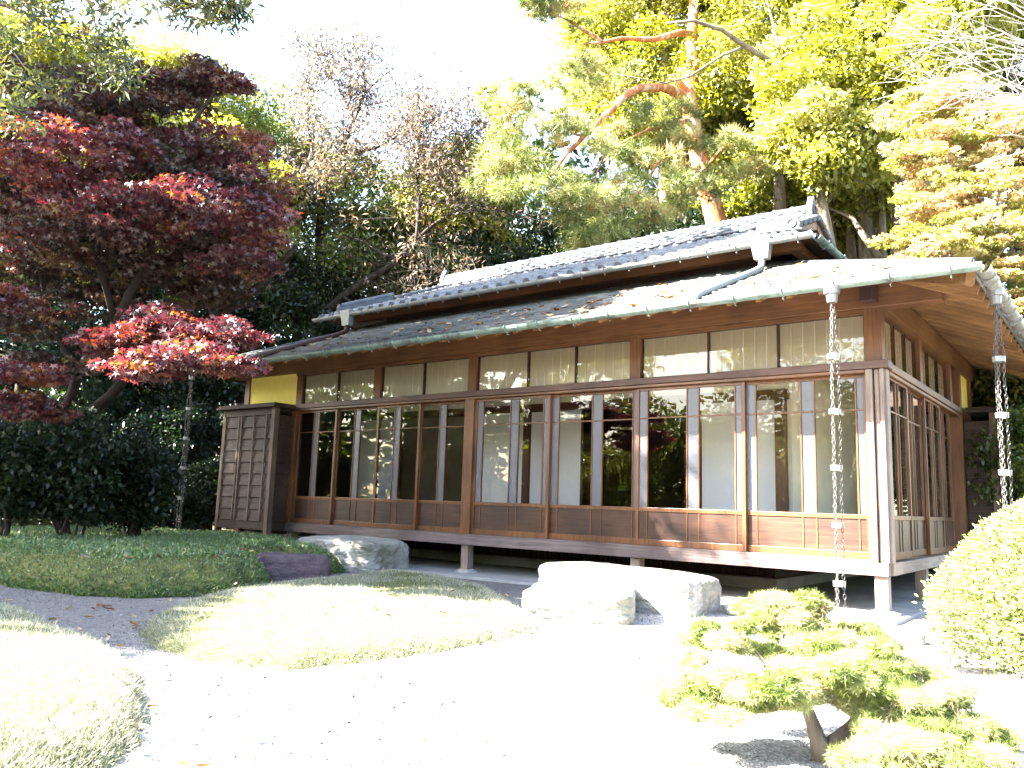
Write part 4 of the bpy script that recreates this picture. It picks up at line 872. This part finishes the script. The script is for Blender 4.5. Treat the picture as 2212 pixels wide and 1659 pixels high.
# woodland trees: (u, top, bottom of crown, half width, distance, leaf, label)
def wood_tree(u, vt, vb, hw, d, leaf, label, name, k=34, per=420, size=.15, bk='bark', cr=.55, nz=.35, stems=1, limbs=14, base_u=None):
    c = A(u, (vt+vb)/2, d); r = np.array((hw*d/FPX, hw*d/FPX, abs(vb-vt)/2*d/FPX)); cl = clumps_in(c, r, k, cr*d/20, .55 if leaf == 'yel' else .65)
    bx = A(base_u or u, vb, d); top = c+np.array([0, 0, r[2]*.55])
    return tree(name, label, 'tree', (bx[0], bx[1], 0), [(bx[0], bx[1], -.05), (bx[0]*.6+c[0]*.4, bx[1]*.6+c[1]*.4, max(1.2, (c[2]-r[2])*.8)), c, top], .20*d/20, cl, per, size, 'leaf', L[leaf], M[bk], nz, limbs)
WT = [
 (70, 60, 620, 240, 20, 'yel', 'tree with yellow-green top at the far left edge behind the red maple', 'broadleaf_tree'),
 (330, 95, 620, 200, 23, 'yel', 'bright yellow-green tree rising behind the middle of the red maple', 'broadleaf_tree'),
 (540, 190, 720, 170, 24, 'green', 'green tree just left of the nearly bare tree, its top in the sun', 'broadleaf_tree'),
 (230, 560, 1080, 220, 20, 'dark', 'dark evergreen in deep shade under the red maple, left of the hedge', 'evergreen_tree'),
 (40, 620, 1120, 200, 18, 'dark', 'dark evergreen at the left edge behind the lowest maple sprays', 'evergreen_tree'),
 (430, 640, 1100, 170, 21, 'dark', 'dark evergreen behind the shaded rain chain and shutter box', 'evergreen_tree'),
 (640, 560, 900, 160, 22, 'dark', 'dark evergreen behind the left end of the upper roof', 'evergreen_tree'),
 (800, 520, 850, 150, 25.5, 'dark', 'dark evergreen behind the trunk of the nearly bare tree', 'evergreen_tree'),
 (960, 400, 760, 150, 25, 'green', 'green tree in the gap between the nearly bare tree and the pine', 'broadleaf_tree'),
 (1080, 300, 720, 140, 25, 'green', 'sunlit broad tree behind the left tips of the red pine', 'broadleaf_tree'),
 (1060, 520, 800, 150, 22, 'dark', 'dark evergreen behind the ridge left of the pine', 'evergreen_tree'),
 (1290, 420, 720, 160, 23, 'dark', 'dark evergreen in the shade below the pine needles', 'evergreen_tree'),
 (1420, 440, 640, 110, 22, 'dark', 'dark evergreen just left of the red pine trunk', 'evergreen_tree'),
 (1440, -120, 330, 200, 22, 'yel', 'pale yellow-green tree spreading behind the upper pine trunk', 'broadleaf_tree'),
 (1680, -260, 300, 250, 20, 'yel', 'tall yellow-green tree at the top, right of the pine trunk', 'broadleaf_tree'),
 (1930, -260, 330, 230, 19, 'yel', 'tall yellow-green tree at the top right behind the pale bare twigs', 'broadleaf_tree'),
 (2180, -200, 330, 200, 20, 'mid', 'green tree in the top right corner behind the bare twigs', 'broadleaf_tree'),
 (1690, 200, 520, 170, 22, 'yel', 'yellow-green tree directly right of the pine above the gable', 'broadleaf_tree'),
 (1860, 240, 500, 150, 21, 'yel', 'yellow-green tree between the gable and the orange maple', 'broadleaf_tree'),
 (1790, 40, 400, 120, 17, 'yel', 'airy yellow-green tree in front of the grey stems above the gable', 'broadleaf_tree'),
 (1630, 280, 500, 90, 21, 'yel', 'low yellow-green tree just right of the red pine trunk behind the ridge', 'broadleaf_tree'),
 (1860, 330, 540, 90, 21.5, 'yel', 'low sunlit tree among the grey stems right of the gable', 'broadleaf_tree'),
 (1990, -60, 300, 110, 16.5, 'yel', 'airy yellow-green tree just above the orange maple', 'broadleaf_tree'),
 (480, 230, 640, 120, 21, 'yel', 'sunlit yellow-green tree between the red maple and the nearly bare tree', 'broadleaf_tree'),
 (1010, 330, 600, 110, 23, 'yel', 'pale sunlit tree rising left of the red pine', 'broadleaf_tree'),
 (690, 300, 720, 150, 23.5, 'green', 'mid green tree close behind the limbs of the nearly bare tree', 'broadleaf_tree'),
 (880, 345, 720, 140, 24, 'green', 'mid green tree behind the right limbs of the nearly bare tree', 'broadleaf_tree'),
 (1930, 420, 620, 70, 24, 'dark', 'dark green tree in shade just left of the orange maple', 'evergreen_tree'),
 (2190, 760, 1080, 110, 13, 'mid', 'green leafy tree under the right eaves beside the side rain chain', 'broadleaf_tree'),
 (2350, 600, 1050, 160, 15, 'mid', 'green tree beyond the right side of the house, mostly out of frame', 'broadleaf_tree'),
]
for u, vt, vb, hw, d, leaf, label, nm in WT:
    big = hw > 150
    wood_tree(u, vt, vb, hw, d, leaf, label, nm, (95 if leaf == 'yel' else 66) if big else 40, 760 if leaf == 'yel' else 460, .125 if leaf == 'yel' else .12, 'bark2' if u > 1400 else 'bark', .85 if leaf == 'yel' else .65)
# the many grey stems and the long limbs above the gable
st = tree('grey_stemmed_tree', 'clump of grey leaning stems above the gable end of the roof', 'tree', tuple(A(1880, 560, 20)*np.array([1, 1, 0])), [A(1880, 560, 20)*np.array([1, 1, 0]), A(1870, 480, 20), A(1845, 400, 20), A(1820, 330, 20), A(1790, 240, 20)], .24,
     pixcl([(1800, 200, 120, 60, 20)], 14, .4), 160, .15, 'leaf', L['yel'], M['bark2'], extra=[
     (path_px(p), r) for p, r in (([(1900, 560, 19), (1860, 500, 19), (1840, 470, 19.2), (1790, 450, 19.5)], .10), ([(1905, 560, 19.5), (1905, 450, 19.8), (1895, 330, 20), (1905, 250, 20.2)], .12), ([(1800, 560, 20.5), (1795, 460, 20.5), (1780, 400, 20.6), (1775, 330, 21)], .12),
     ([(1840, 560, 20.3), (1835, 480, 20.4), (1800, 400, 20.6), (1790, 360, 21)], .13), ([(1760, 540, 21), (1765, 470, 21), (1770, 380, 21)], .10), ([(1940, 560, 21), (1925, 500, 21), (1920, 400, 21), (1940, 320, 21)], .10), ([(1730, 170, 17), (1700, 150, 17), (1660, 130, 16.8), (1610, 100, 16.5), (1560, 65, 16.3), (1500, 45, 16), (1440, 50, 16)], .09), ([(1610, 100, 16.5), (1560, 120, 16.5), (1490, 165, 16.4), (1440, 180, 16.2), (1330, 160, 16)], .035), ([(1720, 160, 17), (1680, 100, 17), (1670, 50, 17.2), (1650, -20, 17.4)], .05))])
# orange maple at right
om = empty('orange_maple', tuple(A(2250, 900, 13)*np.array([1, 1, 0])), 'orange and gold maple with drooping layers above the right end of the roof', 'tree')
mb = MB(); mb.tube([np.array(om.location), A(2255, 760, 13), A(2230, 500, 13), A(2200, 300, 13)], [.16, .14, .10, .05], 8); mb.build('trunk', M['bark'], om, True)
lb = MB(); cl = []
for u, v, hw, hh, d in ((1990, 235, 70, 36, 13.5), (2060, 200, 70, 30, 13.5), (2020, 300, 90, 30, 13.2), (2110, 280, 110, 36, 13), (2180, 340, 90, 36, 12.8), (1990, 345, 70, 22, 13), (2060, 380, 110, 36, 12.8), (2160, 420, 100, 36, 12.5), (2020, 440, 90, 34, 12.8), (2120, 480, 110, 34, 12.4), (1980, 505, 70, 24, 12.8), (2060, 530, 110, 30, 12.4), (2180, 520, 90, 36, 12.2), (1990, 560, 60, 20, 13), (2190, 590, 70, 30, 12), (2180, 250, 80, 34, 13), (2200, 650, 50, 30, 12), (2250, 450, 80, 200, 12.5), (2130, 580, 70, 26, 12.6)):
    c = A(u, v, d); r = np.array((hw*d/FPX, hw*d/FPX*.8, hh*d/FPX)); lb.tube(wiggle(A(2235, v+40, 13), c, 5, .05, .05), [.03, .025, .02, .014, .01, .004], 5, False)
    for p in ball(int(10+hw/8), .2): p = p*r; p[2] -= .15*(p[0]**2+p[1]**2)/max(r[0], .1); cl.append((c+p, (.26, .26, .05), rng.uniform(.05, .95)))
lb.build('branch', M['bark'], om, True); v, f, q = crown(cl, 95, .09, 'maple', .65, cw=.45); npmesh('foliage', v, f, L['org'], om, q)
# pale bare twigs at the top right: branches of a leafless tree standing out of frame
bt = empty('bare_tree', tuple(A(2620, 900, 8.5)*np.array([1, 1, 0])), 'leafless tree with pale twigs reaching in at the top right corner', 'tree')
mb = MB(); mb.tube([np.array(bt.location), A(2600, 600, 8.5), A(2560, 250, 8.5), A(2530, -100, 8.4)], [.14, .12, .09, .05], 9); mb.build('trunk', M['barkwhite'], bt, True); lb = MB()
for i in range(15):
    v0 = rng.uniform(-60, 330); s = A(2560, v0*.9+60, 8.5); e = A(rng.uniform(1985, 2090), v0*.75+rng.uniform(-40, 25), rng.uniform(7.2, 8.4)); w = wiggle(s, e, 7, .05, -.07); lb.tube(w, [.015*(1-.85*j/7) for j in range(8)], 5, False)
    for j in range(2, 8):
        for _ in range(2):
            q_ = w[j]+(e-s)/np.linalg.norm(e-s)*rng.uniform(.25, .6)+rng.normal(size=3)*.2+np.array([0, 0, .08]); w2 = wiggle(w[j], q_, 4, .05, -.05); lb.tube(w2, [.005, .004, .003, .002, .0013], 4, False)
            for _ in range(1): q2 = w2[2]+(q_-w[j])*.5+rng.normal(size=3)*.12; lb.tube(wiggle(w2[2], q2, 3, .05), [.004, .003, .002, .001], 3, False)
lb.build('branch', M['barkwhite'], bt, True)
# the big tree out of frame at left, whose twigs hang in at the top
bx = np.array([-13.5, -12.5, 0]); cl = []
for u, v, hw, hh, d in ((30, 30, 90, 60, 8), (120, 60, 110, 60, 8.2), (200, 110, 80, 60, 8.4), (90, 150, 110, 60, 8.6), (230, 20, 60, 30, 8.2), (270, 150, 60, 40, 8.8), (420, 20, 60, 26, 7.6), (480, 30, 40, 26, 7.6), (370, 10, 50, 20, 7.7), (20, 220, 70, 60, 8.8), (500, 15, 30, 20, 7.6)):
    d *= .66; c = A(u, v-8, d)
    for p in ball(int(4+hw/10), .1): cl.append((c+p*np.array((hw*d/FPX, hw*d/FPX, hh*d/FPX)), (.115, .115, .07), rng.uniform(.1, .9)))
nin = len(cl)
def pix(p):
    d = np.asarray(p)-CAM; z = d@_f
    return (1106+FPX*(d@_r)/z, 829.5-FPX*(d@_u)/z) if z > .1 else (-9999, 0)
sv = np.array(sdir)
def sunny(C):                          # would this clump shade the part of the garden that lies in the sun?
    Q = C-sv*(C[2]-.15)/sv[2]; xm = np.interp(Q[1], [-7, -6.2, -5.4, -4.4, -3.3, -2, -.5], [-3.4, -3.5, -4.3, -5.5, -4.9, -4.1, -4.3])
    return -9 < Q[1] < 0 and Q[0] > xm
tries = 0; nsh = 0
while nsh < 150 and tries < 5000:
    tries += 1
    P = np.array([rng.uniform(-13.5, -4.1), rng.uniform(-6.6, 1.5), rng.uniform(0, 4.5)])
    if P[0] > -4.6 and P[2] > 2.2 and rng.uniform() < .6: continue
    C = P+sv*(rng.uniform(7.5, 13)-P[2])/sv[2]; u, v = pix(C)
    if u > -330 or sunny(C): continue
    cl.append((C, (.75, .75, .55), rng.uniform(.1, .9))); nsh += 1
nsh = 0
while nsh < 55:
    P = np.array([rng.uniform(-8, -3.5), rng.uniform(-6.2, -4.2), 0.]); C = P+sv*rng.uniform(7, 12)/sv[2]
    if pix(C)[0] < -330 and not sunny(C): cl.append((C, (.7, .7, .5), rng.uniform(.1, .9))); nsh += 1
nsh = 0
while nsh < 215:
    P = np.array([rng.uniform(-10.5, -2.6), rng.uniform(.6, 3.4), 4.8]) if nsh < 100 else np.array([rng.uniform(-10, -3.6), rng.uniform(-.9, 1.3), 3.65])
    C = P+sv*(rng.uniform(11.5, 14.5)-P[2])/sv[2]; u, v = pix(C)
    if (u < -330 or v < -330) and not sunny(C): cl.append((C, (.7, .7, .5), rng.uniform(.1, .9))); nsh += 1
big = tree('overhanging_tree', 'tree standing out of frame at left, its leafy twigs hanging in at the top', 'tree', tuple(bx), [bx, bx+np.array([.2, .1, 4]), bx+np.array([.8, 1.0, 7.5]), bx+np.array([1.2, 1.6, 11.5])], .38,
     cl[nin:], 250, .2, 'leaf', L['mid'], M['bark'], .3, 40)
lb = MB()
for l in ([(-300, -80, 9.5), (-60, 0, 8.6), (120, 70, 8.4), (240, 130, 8.7)], [(-60, 0, 8.6), (60, 150, 8.8), (30, 230, 8.9)], [(-60, 0, 8.6), (200, -20, 8), (370, 0, 7.7), (490, 25, 7.6)]):
    pl = path_px([(u, v, d*.66) for u, v, d in l]); pp = []
    for a, b in zip(pl[:-1], pl[1:]): pp += wiggle(a, b, 3, .04)[:-1]
    pp.append(pl[-1]); lb.tube(pp, [.022*(1-.85*i/(len(pp)-1)) for i in range(len(pp))], 6)
lb.build('twig', M['bark'], big, True); v, f, q = crown(cl[:nin], 24, .075, 'long', .15, cw=.5); npmesh('hanging_foliage', v, f, L['hang'], big, q)

# undergrowth and the wood beyond
US = [(30, 1010, 100, 110, 10.4), (165, 1020, 100, 105, 10.8), (290, 1040, 80, 95, 11.5), (-60, 1010, 110, 90, 13), (90, 1060, 110, 80, 14.5), (230, 1080, 100, 70, 15), (370, 1085, 90, 66, 15.5), (470, 1060, 60, 70, 16.5), (300, 960, 110, 90, 17), (150, 930, 110, 100, 17), (430, 950, 90, 80, 18), (2185, 1000, 70, 110, 11.5), (2240, 900, 80, 120, 12.5), (2130, 930, 40, 100, 15)]
ULAB = ['shaded dark shrub at the left edge in front of the maple trunk', 'shaded dark shrub in front of the maple trunk beyond the hedge', 'shaded dark shrub right of the maple trunk beyond the hedge', 'dark shrub at the left edge beyond the low hedge', 'dark leafy shrub behind the left end of the low hedge', 'dark leafy shrub behind the middle of the low hedge', 'dark leafy shrub behind the hedge beside the shaded rain chain', 'small dark shrub just left of the shutter box', 'tall shaded shrub behind the red maple, left of the shaded rain chain', 'tall shaded shrub at left behind the maple trunk', 'tall shaded shrub close behind the shutter box', 'sunlit green shrub behind the round clipped azalea', 'bright green shrub at the right edge under the eaves', 'green shrub seen between the side wall and the side rain chain']
for i, (u, v, hw, hh, d) in enumerate(US):
    c = A(u, v, d); c[2] = max(c[2], .5); r = np.array((hw*d/FPX, hw*d/FPX*.8, max(.5, hh*d/FPX))); root = empty('shrub', (c[0], c[1], 0), ULAB[i], 'shrub')
    mb = MB(); cl2 = clumps_in(c, r, 34, .26, .8, .2)
    for k in range(7): mb.tube(wiggle((c[0]+rng.normal()*.1, c[1]+rng.normal()*.1, 0), cl2[k][0], 4, .06), [.03, .024, .018, .012, .006], 5, False)
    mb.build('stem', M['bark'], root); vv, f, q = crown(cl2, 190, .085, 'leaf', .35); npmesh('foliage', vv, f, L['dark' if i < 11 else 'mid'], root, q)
cl = []
for i in range(420):
    a = rng.uniform(-1.9, .95); d = rng.uniform(27, 38); u = 1106+math.tan(a*.62)*FPX; v = rng.uniform(300, 1060) if u < 1250 else rng.uniform(150, 1060)
    if 560 < u < 1080: v = rng.uniform(430, 1060)
    cl.append((A(u, v, d), (2.0, 2.0, 1.6), rng.uniform(.05, .8)))
v, f, q = crown(cl, 200, .42, 'leaf', .3); tag(npmesh('far_woodland', v, f, L['dark'], rnd=q), kind='stuff')
cl = []
for i in range(760):
    a = rng.uniform(-1.95, 1.85); d = rng.uniform(36, 46); h = 5.5+2.5*math.sin(a*5)+1.6*math.sin(a*13+1)
    cl.append((np.array([d*math.sin(a), -d*math.cos(a), rng.uniform(0, 1)*h+.2]), (2.0, 2.0, 1.5), rng.uniform(.05, .8)))
v, f, q = crown(cl, 150, .55, 'leaf', .1); tag(npmesh('far_woodland', v, f, L['mid'], rnd=q), kind='stuff')
# the trees across the garden that show in the glass
proto = None
for i, (x, y, s) in enumerate(((-19, -25, 1.0), (-11, -30, 1.1), (-2, -27, .9), (6, -31, 1.15), (15, -27, 1.0), (23, -22, 1.1), (27, -12, 1.1), (26, -2, 1.0), (22, 8, 1.1), (12, -22, .75), (2, -21, .6))):
    if proto is None:
        proto = tree('garden_tree', 'leafy yellow-green tree across the garden, seen only as a reflection in the glass', 'tree', (x, y, 0), [(x, y, 0), (x+.2, y, 3), (x, y+.2, 6.5)], .25, clumps_in((x, y, 5.4), (3.6, 3.6, 3.6), 90, .9), 130, .28, 'leaf', L['yel'], M['bark'], .3, 16, 'trees across the garden'); r_ = proto
    else:
        r_ = proto.copy(); COL.objects.link(r_)
        for ch in list(proto.children): c_ = ch.copy(); COL.objects.link(c_); c_.parent = r_
        r_.location = (x, y, 0); r_.rotation_euler = (0, 0, i*1.1); r_.scale = (s, s, s)

# ================================================================ fallen leaves, gravel
def leafmeshes():
    out = []
    for s, m in ((1, 'fallen'), (2, 'fallen'), (3, 'fallenpale'), (4, 'fallenpale')):
        g = np.random.default_rng(s); V, F = [], []; n = 7
        for i in range(n+1):
            t = i/n; w = .24*math.sin(math.pi*min(1, t*1.02))**.8+.004; z = .10*math.sin(t*3+s)*.6
            V += [(t-.5, -w, z+.07*(1+.4*s % 2)), (t-.5, 0, z), (t-.5, w, z+.09)]
        for i in range(n): a = i*3; F += [(a, a+3, a+4, a+1), (a+1, a+4, a+5, a+2)]
        me = bpy.data.meshes.new('fallen_leaf'); me.from_pydata(V, [], F); me.shade_smooth(); at = me.attributes.new('rnd', 'FLOAT', 'FACE'); at.data.foreach_set('value', np.full(len(F), g.uniform(.1, .9), np.float32)); me.materials.append(L[m]); out.append(me)
    return out
LM = leafmeshes()
def fallen(p, s, label, group, k=None, tilt=.25, n=None):
    o = bpy.data.objects.new('fallen_leaf', LM[rng.integers(0, 4) if k is None else k]); COL.objects.link(o); s = s*rng.uniform(.75, 1.25); o.scale = (s, s, s)
    e = Matrix.Rotation(rng.uniform(0, 6.28), 4, 'Z') @ Matrix.Rotation(rng.normal()*tilt, 4, 'X') @ Matrix.Rotation(rng.normal()*tilt, 4, 'Y')
    if n is not None: e = Vector(n).to_track_quat('Z', 'Y').to_matrix().to_4x4() @ e
    o.rotation_euler = e.to_euler(); o.location = p; return tag(o, label, 'leaf', group)
for u, v, k in ((545, 1592, 0), (540, 1642, 0), (330, 1527, 0), (228, 1422, 1), (400, 1650, 0), (440, 1655, 1), (265, 1655, 2), (300, 1620, 2), (280, 1530, 2), (320, 1480, 2), (925, 1595, 1), (350, 1460, 3), (260, 1395, 2), (300, 1570, 3), (345, 1545, 2), (275, 1440, 3)):
    fallen(AP(u, v, 'z', .022), .06, 'dry fallen leaf lying on the open gravel', 'leaves on the gravel', k)
for i in range(34): fallen(AP(rng.uniform(0, 430), rng.uniform(1290, 1400), 'z', .02), .065, 'dry fallen leaf lying on the shaded gravel path', 'leaves on the shaded path')
for i in range(30): fallen(AP(rng.uniform(480, 1120), rng.uniform(1255, 1330), 'z', .125), .06, 'dry fallen leaf lying on the shaded back of the lawn', 'leaves on the lawn')
for i in range(26): fallen(AP(rng.uniform(60, 620), rng.uniform(1168, 1205), 'z', .37), .07, 'dry fallen leaf lying on the clipped hedge', 'leaves on the hedge')
nr = Vector((0, -sl_, 1)).normalized()
for i in range(170):
    x = -11+11.3*rng.beta(2.2, 1.6); t = rng.beta(1.1, 2.2); y = EY+.05+t*2.2
    fallen((x, y, roofz(y)+.03), .11, 'dry fallen leaf lying on the lower roof', 'leaves on the lower roof', None, .12, nr)
for i in range(26):
    x = rng.uniform(-8.5, -2); y = rng.uniform(UEY+.1, 3.2); fallen((x, y, UZ+(y-UEY)*USL+.06), .085, 'dry fallen leaf lying on the upper tiled roof', 'leaves on the upper roof', None, .12, nr)
# loose stones on the gravel: too many to count
N = 16000; P = np.column_stack([rng.uniform(-7, 2.5, N), rng.uniform(-7.6, -1.2, N), np.zeros(N)])
T8 = np.array([(1, 0, 0), (0, 1, 0), (-1, 0, 0), (0, -1, 0), (0, 0, .8), (0, 0, -.8)]); F8 = np.array([(0, 1, 4), (1, 2, 4), (2, 3, 4), (3, 0, 4), (1, 0, 5), (2, 1, 5), (3, 2, 5), (0, 3, 5)])
sz = .0045*(1+rng.pareto(3.5, N))[:, None, None]; V = P[:, None]+T8[None]*np.minimum(sz, .022)*rng.uniform(.7, 1.3, (N, 6, 1)); F = (F8[None]+(np.arange(N)*6)[:, None, None]).reshape(-1, 3)
tag(npmesh('loose_gravel', V.reshape(-1, 3), F, M['pebble'], rnd=np.repeat(rng.uniform(0, 1, N), 8)), kind='stuff')

# every loose piece of these house parts becomes a part of its own
def islands(me):
    p = list(range(len(me.vertices)))
    def f(i):
        while p[i] != i: p[i] = p[p[i]]; i = p[i]
        return i
    for e in me.edges:
        a, b = f(e.vertices[0]), f(e.vertices[1])
        if a != b: p[a] = b
    g = {}
    for q in me.polygons: g.setdefault(f(q.vertices[0]), []).append(q)
    return list(g.values())
SP = {'frosted_pane', 'glass_pane', 'kick_batten', 'corner_post', 'bargeboard', 'gable_wall', 'table_leg', 'screen_frame', 'edge_strip', 'rail', 'eave_purlin', 'hip_cap', 'fascia', 'batten', 'clerestory_wall', 'verge_tile', 'soffit_'}
for o in [o for o in H.children_recursive if o.type == 'MESH' and o.name.split('.')[0] in SP]:
    gs = islands(o.data)
    if len(gs) < 2 or len(gs) > 24: continue
    old = o.data; name = o.name.split('.')[0]
    for i, g in enumerate(gs):
        ix = sorted({v for q in g for v in q.vertices}); mp_ = {v: k for k, v in enumerate(ix)}
        me = bpy.data.meshes.new(name); me.from_pydata([old.vertices[v].co[:] for v in ix], [], [[mp_[v] for v in q.vertices] for q in g]); me.materials.append(old.materials[0])
        if i == 0: o.data = me
        else:
            c = bpy.data.objects.new(name, me); COL.objects.link(c); c.parent = o.parent
            for m in o.modifiers: b = c.modifiers.new('bevel', 'BEVEL'); b.width = m.width; b.segments = m.segments; b.limit_method = 'ANGLE'

# small dry bits strewn over the court: too many to count
N = 1500; P = np.column_stack([rng.uniform(-6.5, 2.2, N), rng.uniform(-7.4, -1.6, N), np.full(N, .014)]); D = rng.normal(size=(N, 3)); D[:, 2] *= .2
v, f, q = leaves(P, .026, 'long', .6, D, .1, .8); tag(npmesh('leaf_litter', v, f, L['hang'], rnd=q), kind='stuff')
